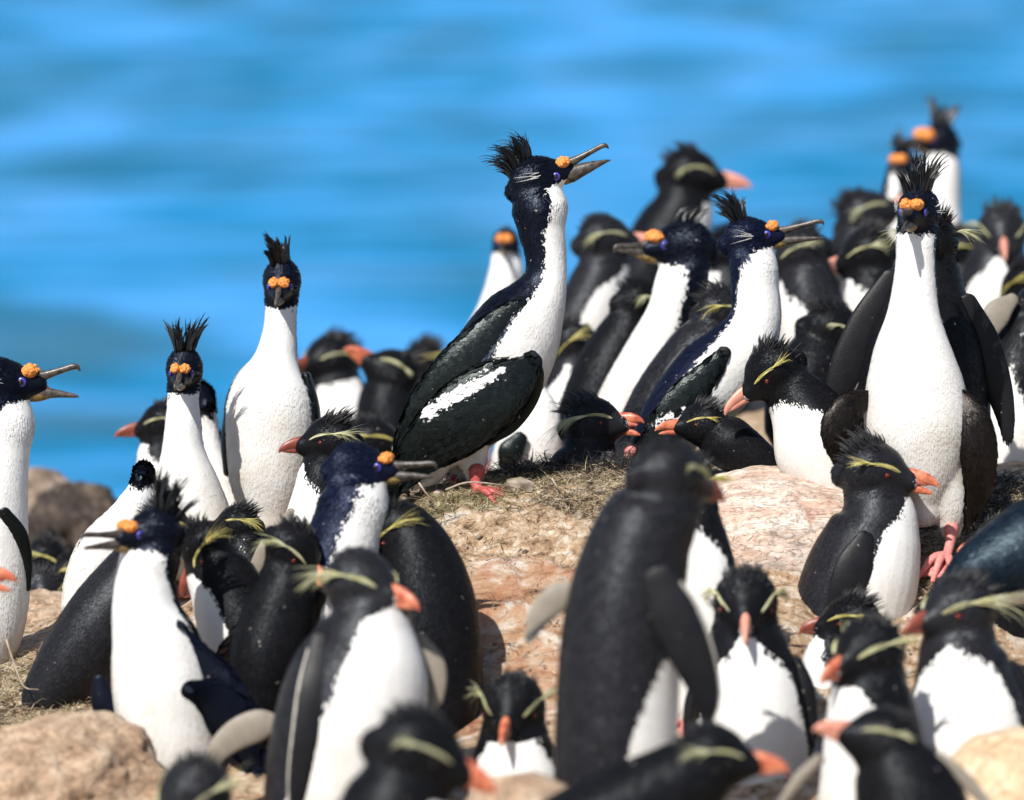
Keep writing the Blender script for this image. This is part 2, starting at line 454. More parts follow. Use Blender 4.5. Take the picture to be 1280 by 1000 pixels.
    def px(s, x, y, z=0.0): return np.array([(x - 640) / s.S, (500 - y) / s.S, z])
    def place(s, o):
        me = o.data; n = len(me.vertices); co = np.empty(n * 3, np.float32)
        me.vertices.foreach_get('co', co)
        W = s.org + co.reshape(-1, 3).astype(float) @ B - s.base
        me.vertices.foreach_set('co', W.astype(np.float32).ravel()); me.update()
    def part(s, name, mb, mat, parent=None, smooth=True):
        if not mb.V: return None
        o = mb.build(name, mat, parent or s.root, None, smooth=smooth); s.place(o); return o
    def surf(s, p, direction):
        h = s.bvh.ray_cast(Vector(p), Vector(direction))
        return (np.array(h[0]), np.array(h[1])) if h[0] is not None else (None, None)
    def side(s, f, u, sg):
        p = s.pt(f, u, sg * 3)
        h, n = s.surf(p, -s.Rr * sg)
        if h is None: return s.pt(f, u, sg * .5), s.Rr * sg
        return h, n

    def bill(s, L=1.3, gape=0.0, mat='bill_red', dull=None, thick=1.0, pitch=0.0, lowthick=1.0):
        F, U, r = s.Fv, s.U, s.r
        a, b_ = R(gape * .35 + pitch), R(-gape * .65 + pitch)
        def arm(pts, ang, o0):
            out = []
            for f, u, q in pts:
                f2 = (f - o0[0]); u2 = (u - o0[1])
                out.append(list(s.pt(o0[0] + f2 * math.cos(ang) - u2 * math.sin(ang), o0[1] + f2 * math.sin(ang) + u2 * math.cos(ang))) + [q * r])
            return np.array(out)
        if s.kind == 'penguin':
            k = L / 1.3
            up = [(.70, -.02, .26), (1.0, -.06, .27 * thick), (1 + .35 * k, -.10, .235 * thick), (1 + .7 * k, -.19, .17 * thick), (1 + .95 * k, -.32, .10), (1 + 1.06 * k, -.44, .03)]
            lo = [(.66, -.30, .16), (1.0, -.30, .15 * thick), (1 + .35 * k, -.33, .13 * thick), (1 + .68 * k, -.36, .09), (1 + .88 * k, -.39, .04)]
            asp = (.62, .72)
            jn = (.72, -.2)
        else:
            k = L / 2.1
            up = [(.9, .08, .24), (1.25, .06, .20), (1 + .8 * k, .05, .14), (1 + 1.4 * k, .05, .105), (1 + 1.95 * k, .05, .10), (1 + 2.15 * k, .0, .085), (1 + 2.22 * k, -.14, .03)]
            lo = [(.86, -.26, .22), (1.2, -.25, .22 * lowthick), (1 + .7 * k, -.20, .18 * lowthick), (1 + 1.3 * k, -.14, .12 * lowthick), (1 + 1.9 * k, -.10, .07), (1 + 2.1 * k, -.10, .03)]
            asp = (.75, .8)
            jn = (.85, -.08)
        for nm, pts, ang, ap in (('upper_mandible', up, a, asp[0]), ('lower_mandible', lo, b_, asp[1])):
            C = catmull(arm(pts, ang, jn), 6)
            mb = MB(); V, Fc, c, sn, t = loft(C[:, :3], np.maximum(C[:, 3], .0004), ap, s.Rr, 16)
            mb.add(V, Fc)
            s.part(nm, mb, M[mat])
        if gape > 8:       # mouth lining between the mandibles
            mm = (jn[0] - .1, jn[1])
            P = [(.55, -.12, .20), (.9, -.14, .22), (1.15 + .2 * k, -.17 , .13), (1.35 + .25 * k, -.24, .05)]
            C = catmull(arm(P, (a + b_) / 2, jn), 5)
            mb = MB(); V, Fc, *_ = loft(C[:, :3], C[:, 3], 1.1, s.Rr, 14); mb.add(V, Fc)
            s.part('mouth_lining', mb, M['gape' if s.kind == 'penguin' else 'gape_dark'])
        if s.kind != 'penguin':    # bare olive skin at the base of the lower mandible
            P = [(.72, -.38, .14), (.95, -.36, .24), (1.25, -.34, .20), (1.6, -.26, .10)]
            C = catmull(arm(P, b_, jn), 5)
            mb = MB(); V, Fc, *_ = loft(C[:, :3], C[:, 3], .95, s.Rr, 14); mb.add(V, Fc)
            s.part('throat_skin', mb, M['shag_pouch'])
        return s

    def eyes(s, f=.5, u=.08, rad=.085, ring=None, mat='eye_red'):
        for sg in (1, -1):
            p, n = s.side(f, u, sg)
            if s.kind != 'penguin':
                V, Fc = ico(p - s.Rr * sg * s.r * .05, s.r * .165, 3)
                # flattened ring of bare skin
                q = V - p; ax = s.Rr * sg; V = p + q - ax * (q @ ax)[:, None] * .55
                mb = MB().add(V, Fc); e = s.part('eye_ring', mb, M['eye_ring'])
                V, Fc = ico(p - s.Rr * sg * s.r * .015, s.r * .11, 2)
                s.part('eye', MB().add(V, Fc), M['eye_dark'], e)
            else:
                V, Fc = ico(p - n * s.r * .04, s.r * rad, 2)
                e = s.part('eye', MB().add(V, Fc), M[mat])
                V, Fc = ico(p + n * s.r * (rad - .095), s.r * rad * .58, 2)
                s.part('pupil', MB().add(V, Fc), M['eye_dark'], e)
        return s

    def brow(s, plume=1.0, droop=.3, mat='yellow', n=26, spread=1.0, thick=1.0, back=.0):
        """yellow stripe over each eye that ends in a loose plume"""
        r = s.r
        for sg in (1, -1):
            a = [s.side(.84, .14, sg)[0], s.side(.60, .30, sg)[0], s.side(.34, .40, sg)[0], s.side(.08, .43, sg)[0]]
            mb = MB()
            for i in range(int(n * .7)):
                o = (s.U * s.rnd.uniform(-.05, .05) + s.Fv * s.rnd.uniform(-.07, .07)) * r * thick
                pts = [q + o * (.4 if j == 0 else 1) + s.Rr * sg * r * .03 for j, q in enumerate(a)]
                strands(mb, [pts[s.rnd.choice([0, 0, 1]):]], r * .021 * thick, .4, 5, rng=s.rng)
            out = s.Rr * sg
            for i in range(n):
                st = a[3] * s.rnd.uniform(.7, 1.0) ; st = a[3] + (a[2] - a[3]) * s.rnd.uniform(-.1, .5) + out * r * .03
                ln = s.rnd.uniform(.35, 1.1) * plume
                g = [s.rnd.gauss(0, .16) for _ in range(3)]
                d1 = norm(-s.Fv * (.9 + back) + s.U * (.25 - droop * .5 + g[0] * .6) + out * (.45 * spread + g[1] * .5))
                d2 = norm(-s.Fv * (.8 + back + g[2]) + s.U * (-droop * 1.3 + g[0] * 1.6) + out * (.55 * spread + g[1]))
                q1 = st + d1 * r * .5 * ln; q2 = q1 + (d1 + d2) * .5 * r * .5 * ln; q3 = q2 + d2 * r * .55 * ln
                # keep the strands outside the head
                P_ = []
                for q in (q1, q2, q3):
                    v = q - s.hc; m = math.sqrt((v @ s.Fv) ** 2 * .8 + (v @ s.U) ** 2 + (v @ s.Rr / .9) ** 2) / r
                    P_.append(s.hc + v * max(1, 1.06 / max(m, .2)))
                strands(mb, [[st, *P_]], r * .022 * thick, .3, 5, rng=s.rng)
            s.part('brow_plume', mb, M[mat])
        return s

    def spikes(s, n=60, L=.42, mat='crest_grey', wide=.6, back=.4):
        """short black spiky feathers on the hind crown"""
        mb = MB(); r = s.r
        for i in range(n):
            f = s.rnd.uniform(-.85, .35); sd = s.rnd.uniform(-wide, wide)
            p0 = s.pt(f, 2.2, sd)
            h, nn = s.surf(p0, -s.U)
            if h is None: continue
            h = h - nn * r * .06
            l = L * r * s.rnd.uniform(.5, 1.15) * (1 if f < 0 else .7)
            dr = norm(nn * 1.0 + s.U * .4 - s.Fv * s.rnd.uniform(.2, 1.3) * (.5 + back) + s.Rr * s.rnd.uniform(-.35, .35))
            d2 = norm(dr - s.Fv * .5)
            strands(mb, [[h, h + dr * l * .5, h + dr * l * .55 + d2 * l * .5]], r * .045, .2, 4, rng=s.rng)
        s.part('crest', mb, M[mat]); return s

    def shag_crest(s, n=46, L=1.7, lean=-.35, curl=-.5, fan=.35, f0=-.25, f1=.38, mat='crest', w=.034):
        n = int(n * 2.3)
        """long upright crown feathers; lean/curl along the head axis, fan sideways"""
        mb = MB(); r = s.r
        ncl = max(7, n // 8)
        for c in range(ncl):       # feathers cling together in curved tufts
            a0 = ((c * 0.618) % 1.0); sd0 = -.30 + .60 * (c + .5) / ncl + s.rnd.uniform(-.04, .04); g0 = s.rnd.gauss(0, .16); l0 = s.rnd.uniform(.6, 1.08); cb = s.rnd.gauss(0, .35)
            for i in range(n // ncl):
                a = min(max(a0 + s.rnd.gauss(0, .07), 0), 1); f = f0 + (f1 - f0) * a - .1; sd = sd0 + s.rnd.gauss(0, .05)
                h, nn = s.surf(s.pt(f, 2.4, sd), -s.U)
                if h is None: continue
                h = h - s.U * r * .12
                l = L * r * l0 * s.rnd.uniform(.72, 1.06)
                g = g0 + s.rnd.gauss(0, .05)
                d1 = norm(s.U + s.Fv * (lean + (a0 - .5) * .5) + s.Rr * (sd0 * fan * 2.2 + g))
                d2 = norm(s.U * .85 + s.Fv * (lean + curl + (a0 - .5) * .9 + cb + s.rnd.gauss(0, .07)) + s.Rr * (sd0 * fan * 3.0 + g * 2.0))
                d3 = norm(d2 * .8 + (d2 - d1) * .9 + s.U * .1)
                q1 = h + d1 * l * .38; q2 = q1 + (d1 + d2) * .5 * l * .3; q3 = q2 + d2 * l * .22; q4 = q3 + d3 * l * .18
                strands(mb, [[h, q1, q2, q3, q4]], r * w * s.rnd.uniform(.9, 1.7), .45, 4, rng=s.rng)
        s.part('crest', mb, M[mat]); return s

    def caruncle(s, size=1.0, f=.92, u=.44):
        r = s.r
        mb = MB()
        for sg in (1, -1):
            V, Fc = ico(np.zeros(3), r * .24 * size, 3)
            c = s.pt(f + .02, u - .06, sg * .20)
            fr_ = np.stack([s.Fv * 1.15, s.U * .85, s.Rr * .95])
            mb.add(c + V @ fr_, Fc)
            for i in range(30):
                a = s.rnd.uniform(0, 6.28); e = s.rnd.uniform(-.3, 1.5)
                dv = s.Fv * math.cos(a) * math.cos(e) * 1.15 + s.U * math.sin(e) * .85 + s.Rr * sg * math.sin(a) * math.cos(e) * .95
                V, Fc = ico(c + dv * r * .21 * size, r * s.rnd.uniform(.055, .095) * size, 2)
                mb.add(V, Fc)
        s.part('caruncle', mb, M['caruncle']); return s

    def whiskers(s, n=7):
        mb = MB(); r = s.r
        for sg in (1, -1):
            for i in range(n):
                p, nn = s.side(.15 + s.rnd.uniform(-.15, .1), .15 + s.rnd.uniform(-.1, .12), sg)
                e = p + (-s.Fv * s.rnd.uniform(.5, 1.0) + s.U * s.rnd.uniform(-.1, .35) + nn * .25) * r
                strands(mb, [[p, (p + e) / 2 + nn * r * .1, e]], r * .016, .3, 4)
        s.part('filoplumes', mb, M['whisker']); return s

    def zs(s, x, y, back=False):
        o = s.px(x, y, -1.5 if back else 1.5)
        h, n = s.surf(o, (0, 0, 1 if back else -1))
        return None if h is None else h[2]

    def flipper(s, pts, mat='flipper', asp=.24, off=.004, edge=0, name='flipper', z=None, far=False, patches=(), cards_=0, card=(.022, .006), skin=1.0):
        """flat tapering limb from shoulder to tip: (x, y, half width)"""
        if name == 'flipper' and not cards_: cards_, card = 900, (.0055, .0012)
        for back in ([False, True] if far else [False]):
            Z = []
            for p in pts:
                if len(p) > 3: Z.append(p[3]); continue
                h = s.zs(p[0], p[1], back) if z is None else z
                if h is None: h = None
                Z.append(h if h is None or z is not None else h + (-off if back else off))
            good = [q for q in Z if q is not None]
            if not good: Z = [0.0] * len(pts)
            else:
                lastz = good[0]
                for i, q in enumerate(Z):
                    if q is None: Z[i] = lastz
                    else: lastz = q
            Z = np.array(Z); 
            if len(Z) > 2: Z[1:-1] = (Z[:-2] + 2 * Z[1:-1] + Z[2:]) / 4
            if z is None and not back: Z = np.maximum(Z, -.02)
            C = np.array([[*s.px(p[0], p[1], zz), p[2] / s.S] for p, zz in zip(pts, Z)])
            C = catmull(C, 8)
            V, Fc, c, sn, t = loft(C[:, :3], np.maximum(C[:, 3], .0015), asp, (0, 0, 1), 24)
            wh = np.full(len(V), -.02)
            if edge: wh = np.where(t > .12, (c * edge - .86) * .02, -.02)
            for (x0, y0, x1, y1, rad) in patches:
                a = s.px(x0, y0)[:2]; b_ = s.px(x1, y1)[:2]; q = V[:, :2]
                tt = np.clip(((q - a) @ (b_ - a)) / ((b_ - a) @ (b_ - a)), 0, 1)
                dd = np.linalg.norm(q - (a + tt[:, None] * (b_ - a)), axis=1)
                wh = np.maximum(wh, rad / s.S - dd)
            mb = MB(); mb.add(V, Fc, wh=wh, fr=.3)
            if cards_:
                me = bpy.data.meshes.new('t'); me.from_pydata(V.tolist(), [], Fc)
                no = np.empty(len(V) * 3); me.vertices.foreach_get('normal', no); no = no.reshape(-1, 3)
                bpy.data.meshes.remove(me)
                cen = V.mean(0)
                k0 = ((V[:, None] - C[None, :, :3]) ** 2).sum(2).argmin(1)
                if np.mean(np.sum((V - C[k0, :3]) * no, 1)) < 0: no = -no
                P, Nn, idx = sample_surface(V, no, Fc, cards_, s.rng)
                kk = ((P[:, None] - C[None, :, :3]) ** 2).sum(2).argmin(1)
                T = np.gradient(C[:, :3], axis=0); T /= np.linalg.norm(T, axis=1)[:, None]
                tri0 = np.array([f[0] for f in Fc for i in range(1, len(f) - 1)])[idx]
                wq = wh[tri0]
                if patches:
                    wq = np.full(len(P), -.02)
                    for (x0, y0, x1, y1, rad) in patches:
                        a = s.px(x0, y0)[:2]; b_ = s.px(x1, y1)[:2]; q = P[:, :2]
                        tt = np.clip(((q - a) @ (b_ - a)) / ((b_ - a) @ (b_ - a)), 0, 1)
                        wq = np.maximum(wq, rad / s.S - np.linalg.norm(q - (a + tt[:, None] * (b_ - a)), axis=1))
                g = 1 + 1.1 * kk / len(C)          # feathers grow longer towards the wing tip
                cards(mb, P, Nn, T[kk], card[0] * g, card[1] * (1 + .3 * kk / len(C)), np.full(len(P), .03), wq, 0, s.rng, jit=.05, rolls=.09)
            s.part(name, mb, M[mat])
        return s

    def tail(s, pts, n=12, W=.004, mat='wing', fan=.25, name='tail', z=0.0):
        """stiff tail feathers from (x,y) to (x,y)"""
        a, b_ = s.px(*pts[0][:2], z), s.px(*pts[1][:2], z)
        d = b_ - a; L = np.linalg.norm(d); d /= L; sd = norm(np.cross(d, (0, 0, 1)))
        mb = MB()
        for i in range(n):
            u = (i / (n - 1) - .5) * 2
            e = b_ + sd * u * L * fan + np.array([0, 0, 1]) * u * L * .12 * (-1) ** i - d * L * .12 * abs(u)
            C = catmull([a + sd * u * L * .06, (a + e) / 2 + sd * u * L * .04, e], 5)
            V, Fc, *_ = loft(C, np.array([.5, .8, 1, 1, 1, 1, 1, 1, .9, .75, .45][:len(C)]) * W, .16, (0, .3, 1), 8)
            mb.add(V, Fc, fr=s.rng.random())
        s.part(name, mb, M[mat]); return s

    def feet(s, pts=None, mat='pink', legr=.010, size=1.0, F=None, names=('leg', 'foot')):
        """legs from the body down to the ground and webbed feet; pts: ((hip x, hip y, z), (ground x, ground y, z))"""
        F = F if F is not None else s.Fv
        if pts is None:
            c = s.C[0]
            side = norm(np.cross(norm([F[0], 0, F[2]]), (0, 1, 0)))
            pts = []
            for sg in (1, -1):
                h = c + side * sg * .032
                pts.append((h, None))
        for h, g in pts:
            h = np.asarray(h, float)
            hw = s.org + h @ B
            if g is None:
                gw = np.array([hw[0], hw[1], float(ground_z(hw[:2])[0]) + .006])
                if hw[2] - gw[2] < .015: hw[2] = gw[2] + .03
            else:
                gw = s.org + np.asarray(g, float) @ B
            h = (hw - s.org) @ B.T; g = (gw - s.org) @ B.T
            C = catmull([np.append(h, legr * 1.5), np.append((h + g) / 2 + norm([F[0], 0, F[2]]) * -.004, legr), np.append(g + (0, .006, 0), legr * .95)], 6)
            V, Fc, *_ = loft(C[:, :3], C[:, 3], 1, (.1, 0, 1), 12); mb = MB().add(V, Fc); leg = s.part('leg', mb, M[mat])
            mb = MB()
            fw = np.array([F[0], 0, F[2]]) @ B; fw[2] = 0; fw = norm(fw); sw = np.array([-fw[1], fw[0], 0])
            tips = []
            for a in (-.5, 0, .5):
                dr = fw * math.cos(a) + sw * math.sin(a)
                e = gw + dr * .062 * size; m_ = gw + dr * .03 * size + np.array([0, 0, .004])
                e[2] = max(float(ground_z(e[:2])[0]) + .004, gw[2] - .03); tips.append(e)
                Cc = np.array([gw + [0, 0, .006], m_, e]); Cc = (Cc - s.org) @ B.T
                Cc = catmull(np.column_stack([Cc, [.008 * size, .0065 * size, .004 * size]]), 5)
                V, Fc, *_ = loft(Cc[:, :3], Cc[:, 3], .8, (.05, .1, 1), 10); mb.add(V, Fc)
            # web between the toes
            for a, b_ in ((0, 1), (1, 2)):
                q = np.array([gw + [0, 0, .004], tips[a] * .9 + gw * .1, (tips[a] + tips[b_]) / 2 * .82 + gw * .18, tips[b_] * .9 + gw * .1])
                q[1:, 2] += .001
                q = (q - s.org) @ B.T
                up_ = (np.array([0, 0, .0025]) @ B.T)
                V = np.vstack([q + up_, q - up_]); mb.add(V, [(0, 1, 2, 3), (7, 6, 5, 4), (0, 4, 5, 1), (1, 5, 6, 2), (2, 6, 7, 3), (3, 7, 4, 0)])
            s.part('foot', mb, M[mat], leg)
        return s

def penguin(label, d, body, front, head, hr, F, seed, gape=0, L=1.3, billmat='bill_red', plume=1.0, droop=.3, mat='penguin', focus=.3,
            spk=.5, spn=110, browmat='yellow', roll=0, feet=True, group='penguins standing in the colony', pitch=0, bt=1.0, bn=26, browspread=1.0, hz=0, tail=True, thick=1.0, back=0, asp=.92, extra=None, eye='eye_red', cards_n=None):
    b = Bird('rockhopper_penguin', 'penguin', label, group, d, body, front, head, hr, F, M[mat], seed, focus, roll=roll, hz=hz, asp=asp, extra=extra, cards_n=cards_n, card=(.0095, .0013))
    b.bill(L, gape, billmat, pitch=pitch, thick=thick).eyes(mat=eye if focus >= .5 else 'eye_dark')
    b.brow(plume, droop, browmat, bn, browspread, bt, back).spikes(spn, spk)
    if feet: b.feet(F=np.asarray(front if abs(front[0]) + abs(front[2]) > .2 else F, float))
    return b

def shag(label, d, body, front, head, hr, F, seed, gape=0, L=2.1, chin=-.45, lowthick=1.0, eye=(.72, .08), cpos=(.95, .40), mat='shag', focus=.6, crest=None, car=1.0, feet=True, roll=0, pitch=0, hz=0,
         group='crested shags standing among the penguins', extra=None, cards_n=None, whisk=False, asp=.92, white=True):
    b = Bird('crested_shag', 'shag', label, group, d, body, front, head, hr, F, M[mat], seed, focus, headwhite=white, chin=chin, roll=roll, hz=hz, extra=extra, cards_n=cards_n, asp=asp)
    b.bill(L, gape, 'shag_bill', pitch=pitch, lowthick=lowthick).eyes(*eye).caruncle(car, *cpos)
    b.shag_crest(**(crest or {}))
    if whisk: b.whiskers()
    if feet: b.feet(F=np.asarray(F, float))
    return b
# ------------------------------------------------------------------ the setting
def fbm(x, y, z, s, o=5):
    return mnoise.fractal(Vector((x * s, y * s, z * s)), 1.0, 2.0, o)

def build_ground():
    # one sheet: dense near the birds, coarse outwards
    def axis(lo, hi, a, b, fine, coarse):
        v = [lo]
        while v[-1] < hi:
            t = v[-1]; dd = max(a - t, t - b, 0)
            v.append(t + fine + dd * coarse)
        return np.array(v)
    xs = axis(-14, 14, -1.15, 1.15, .0085, .10)
    ys = axis(-5.5, 13, -1.2, .35, .0085, .10)
    X, Y = np.meshgrid(xs, ys); P = np.stack([X.ravel(), Y.ravel()], 1)
    Z = np.concatenate([ground_z(P[i:i + 20000]) for i in range(0, len(P), 20000)])
    V = np.column_stack([P, Z])
    for i in range(len(V)):
        x, y = V[i, 0], V[i, 1]
        n1 = fbm(x, y, 3.1, 2.6, 3); n2 = fbm(x, y, 9.0, 11, 4); n3 = mnoise.noise(Vector((x * 46, y * 46, 2.0)))
        face = math.exp(-((x - .02) / .22) ** 2) * math.exp(-((y + .36) / .26) ** 2)
        layer = abs(mnoise.noise(Vector((x * 3 + 2, y * 15 + x * 4, 1.0))))
        far = min(max((y - .6) / 2, 0), 1)
        V[i, 2] += n1 * .012 + n2 * .010 + n3 * .0035 + face * (layer * -.07 + .015 + abs(n2) * .03) + far * n1 * .03
    ny, nx = X.shape
    F = [(j * nx + i, j * nx + i + 1, (j + 1) * nx + i + 1, (j + 1) * nx + i) for j in range(ny - 1) for i in range(nx - 1)]
    m, nt, b = mat_new('soil_and_guano_on_rock')
    tc = N(nt, 'ShaderNodeTexCoord').outputs['Object']
    n1 = noise_n(nt, tc, 5.5, 6, .62, .3); n2 = noise_n(nt, tc, 38, 6, .7, .4); n3 = noise_n(nt, tc, 11, 5, .65, .6)
    soil = ramp(nt, n2.outputs[0], [(.33, (.08, .048, .03)), (.43, (.36, .235, .14)), (.54, (.55, .40, .265)), (.67, (.76, .68, .57))])
    mp = N(nt, 'ShaderNodeMapping'); mp.inputs['Scale'].default_value = (4.5, 9, 15); mp.inputs['Rotation'].default_value = (.2, .42, .2)
    link(nt, tc, mp.inputs[0])
    st = noise_n(nt, mp.outputs[0], 1.6, 7, .68, .9)
    rock = ramp(nt, st.outputs[0], [(.30, (.06, .035, .022)), (.38, (.28, .14, .08)), (.47, (.50, .30, .18)), (.56, (.58, .42, .30)), (.65, (.74, .66, .57))])
    sep = N(nt, 'ShaderNodeSeparateXYZ'); link(nt, tc, sep.inputs[0])
    # bare layered rock on the face below the nests
    def band(out, c, wd): 
        q = math_n(nt, 'DIVIDE', math_n(nt, 'SUBTRACT', out, c), wd); q = math_n(nt, 'MULTIPLY', q, q)
        return math_n(nt, 'SUBTRACT', 1.0, q, clamp=True)
    msk = math_n(nt, 'MULTIPLY', band(sep.outputs[0], .03, .55), band(sep.outputs[1], -.52, .30))
    msk = math_n(nt, 'ADD', msk, math_n(nt, 'MULTIPLY', math_n(nt, 'SUBTRACT', n1.outputs[0], .5), 2.2))
    msk = math_n(nt, 'MULTIPLY_ADD', math_n(nt, 'SUBTRACT', msk, .38), 6, .5, clamp=True)
    c = mix_n(nt, msk, soil.outputs[0], rock.outputs[0])
    red = math_n(nt, 'MULTIPLY', msk, ramp(nt, noise_n(nt, tc, 16, 4, .6).outputs[0], [(.52, (0, 0, 0)), (.62, (1, 1, 1))]).outputs[0])
    c = mix_n(nt, math_n(nt, 'MULTIPLY', red, .5), c, (.44, .17, .09))
    gu = ramp(nt, n3.outputs[0], [(.56, (0, 0, 0)), (.62, (1, 1, 1))]).outputs[0]
    c = mix_n(nt, math_n(nt, 'MULTIPLY', gu, .62), c, (.72, .68, .62))
    pit = ramp(nt, noise_n(nt, tc, 70, 4, .7).outputs[0], [(.30, (1, 1, 1)), (.36, (0, 0, 0))]).outputs[0]
    c = mix_n(nt, math_n(nt, 'MULTIPLY', pit, .7), c, (.05, .035, .025))
    link(nt, c, b.inputs['Base Color']); b.inputs['Roughness'].default_value = .9
    b.inputs['Specular IOR Level'].default_value = .2
    h = math_n(nt, 'ADD', math_n(nt, 'MULTIPLY', n2.outputs[0], .8), math_n(nt, 'ADD', noise_n(nt, tc, 160, 4, .7).outputs[0], math_n(nt, 'MULTIPLY', math_n(nt, 'MULTIPLY', st.outputs[0], msk), 2.0)))
    bump_n(nt, b, h, .9, .010)
    mb = MB(); mb.add(V, F)
    o = mb.build('ground', m, attrs=False); o['kind'] = 'structure'
    return o

def build_sea():
    m, nt, b = mat_new('sea_water')
    tc = N(nt, 'ShaderNodeTexCoord').outputs['Object']
    mp = N(nt, 'ShaderNodeMapping'); mp.inputs['Scale'].default_value = (.036, .0165, 1); link(nt, tc, mp.inputs[0])
    n1 = noise_n(nt, mp.outputs[0], 1.0, 2.5, .45, .4)
    mp2 = N(nt, 'ShaderNodeMapping'); mp2.inputs['Scale'].default_value = (.16, .05, 1); link(nt, tc, mp2.inputs[0])
    n2 = noise_n(nt, mp2.outputs[0], 1.0, 4, .6, .4)
    f = math_n(nt, 'ADD', math_n(nt, 'MULTIPLY', n1.outputs[0], .93), math_n(nt, 'MULTIPLY', n2.outputs[0], .07))
    # broad bands in the base colour: greener darker water between paler blue
    r = ramp(nt, f, [(.40, (.0, .115, .22)), (.49, (.003, .185, .39)), (.59, (.05, .295, .66))])
    link(nt, r.outputs[0], b.inputs['Base Color'])
    b.inputs['Roughness'].default_value = .35
    b.inputs['Specular IOR Level'].default_value = .18
    h = math_n(nt, 'ADD', n2.outputs[0], math_n(nt, 'MULTIPLY', noise_n(nt, tc, .5, 4, .6).outputs[0], .3))
    bump_n(nt, b, h, .35, 2.0)
    # sheet with a gentle swell, reaching the horizon
    xs = np.concatenate([-np.geomspace(6000, 300, 10), np.linspace(-280, 280, 141), np.geomspace(300, 6000, 10)])
    ys = np.concatenate([[-300, -60], np.linspace(0, 1100, 276), np.geomspace(1120, 9000, 16)])
    X, Y = np.meshgrid(xs, ys); rg = np.random.default_rng(3)
    Z = np.full_like(X, -38.0)
    for i in range(14):
        a = rg.uniform(-.5, .5) + math.pi / 2; k = 2 * math.pi / rg.uniform(14, 46); ph = rg.uniform(0, 6.28)
        Z += .16 * np.sin(k * (X * math.cos(a) + Y * math.sin(a)) + ph) * (Y < 1150)
    ny, nx = X.shape
    F = [(j * nx + i, j * nx + i + 1, (j + 1) * nx + i + 1, (j + 1) * nx + i) for j in range(ny - 1) for i in range(nx - 1)]
    mb = MB(); mb.add(np.column_stack([X.ravel(), Y.ravel(), Z.ravel()]), F)
    o = mb.build('sea', m, attrs=False); o['kind'] = 'structure'

def rock_mat(name, c0, c1, c2, scale=9, guano=.3, stretch=(1, 1, 1), stain=None, bump=.010):
    m, nt, b = mat_new(name)
    tc = N(nt, 'ShaderNodeTexCoord').outputs['Object']
    mp = N(nt, 'ShaderNodeMapping'); mp.inputs['Scale'].default_value = stretch; link(nt, tc, mp.inputs[0])
    n1 = noise_n(nt, mp.outputs[0], scale, 7, .66, .5); n2 = noise_n(nt, tc, scale * 9, 5, .7)
    f = math_n(nt, 'ADD', math_n(nt, 'MULTIPLY', n1.outputs[0], .62), math_n(nt, 'MULTIPLY', n2.outputs[0], .38))
    c = ramp(nt, f, [(.36, c0), (.48, c1), (.60, c2)]).outputs[0]
    if guano:
        g = ramp(nt, noise_n(nt, tc, 15, 6, .7, .3).outputs[0], [(.58, (0, 0, 0)), (.64, (1, 1, 1))]).outputs[0]
        c = mix_n(nt, math_n(nt, 'MULTIPLY', g, guano), c, (.72, .68, .62))
    if stain:
        g = ramp(nt, noise_n(nt, tc, 7, 4, .6, .3).outputs[0], [(.60, (0, 0, 0)), (.68, (1, 1, 1))]).outputs[0]
        c = mix_n(nt, math_n(nt, 'MULTIPLY', g, .7), c, stain)
    cr = ramp(nt, noise_n(nt, mp.outputs[0], scale * 2.2, 5, .7, 1.2).outputs[0], [(.485, (0, 0, 0)), (.5, (1, 1, 1)), (.515, (0, 0, 0))]).outputs[0]
    c = mix_n(nt, math_n(nt, 'MULTIPLY', cr, .35), c, (.10, .07, .05))
    link(nt, c, b.inputs['Base Color']); b.inputs['Roughness'].default_value = .88
    b.inputs['Specular IOR Level'].default_value = .25
    h = math_n(nt, 'SUBTRACT', math_n(nt, 'ADD', n1.outputs[0], math_n(nt, 'MULTIPLY', n2.outputs[0], .5)), math_n(nt, 'MULTIPLY', cr, .25))
    bump_n(nt, b, h, .9, bump)
    return m

def boulder(px, py, d, size, mat, label, seed, rot=0.0, rough=.22, group=None, sub=6, power=1.0, tilt=0.0):
    """rounded rock, size in metres (x, y, z); its centre at the given pixel and depth"""
    import bmesh
    c = wpt(px, py, d)
    bm = bmesh.new(); bmesh.ops.create_icosphere(bm, subdivisions=sub, radius=1)
    V = np.array([v.co[:] for v in bm.verts]); F = [[v.index for v in f.verts] for f in bm.faces]; bm.free()
    V = np.sign(V) * np.abs(V) ** power
    out = []
    for v in V:
        p = Vector(v) * 1.1 + Vector((seed * 7.3, seed * 3.1, seed))
        k = 1 + rough * mnoise.noise(p) + rough * .45 * mnoise.noise(p * 2.7) + rough * .22 * mnoise.fractal(p * 5, 1, 2, 5) - rough * .35 * max(0, .12 - abs(mnoise.noise(p * 1.9 + Vector((4, 1, 0))))) * 3
        out.append(v * k)
    V = np.array(out) * np.asarray(size)
    ca, sa = math.cos(rot), math.sin(rot); V = V @ np.array([[ca, sa, 0], [-sa, ca, 0], [0, 0, 1]])
    ca, sa = math.cos(tilt), math.sin(tilt); V = V @ np.array([[ca, 0, sa], [0, 1, 0], [-sa, 0, ca]])
    mb = MB(); mb.add(V, F); o = mb.build('boulder', mat, attrs=False)
    o.location = c; o['label'] = label; o['category'] = 'rock'
    if group: o['group'] = group
    return o

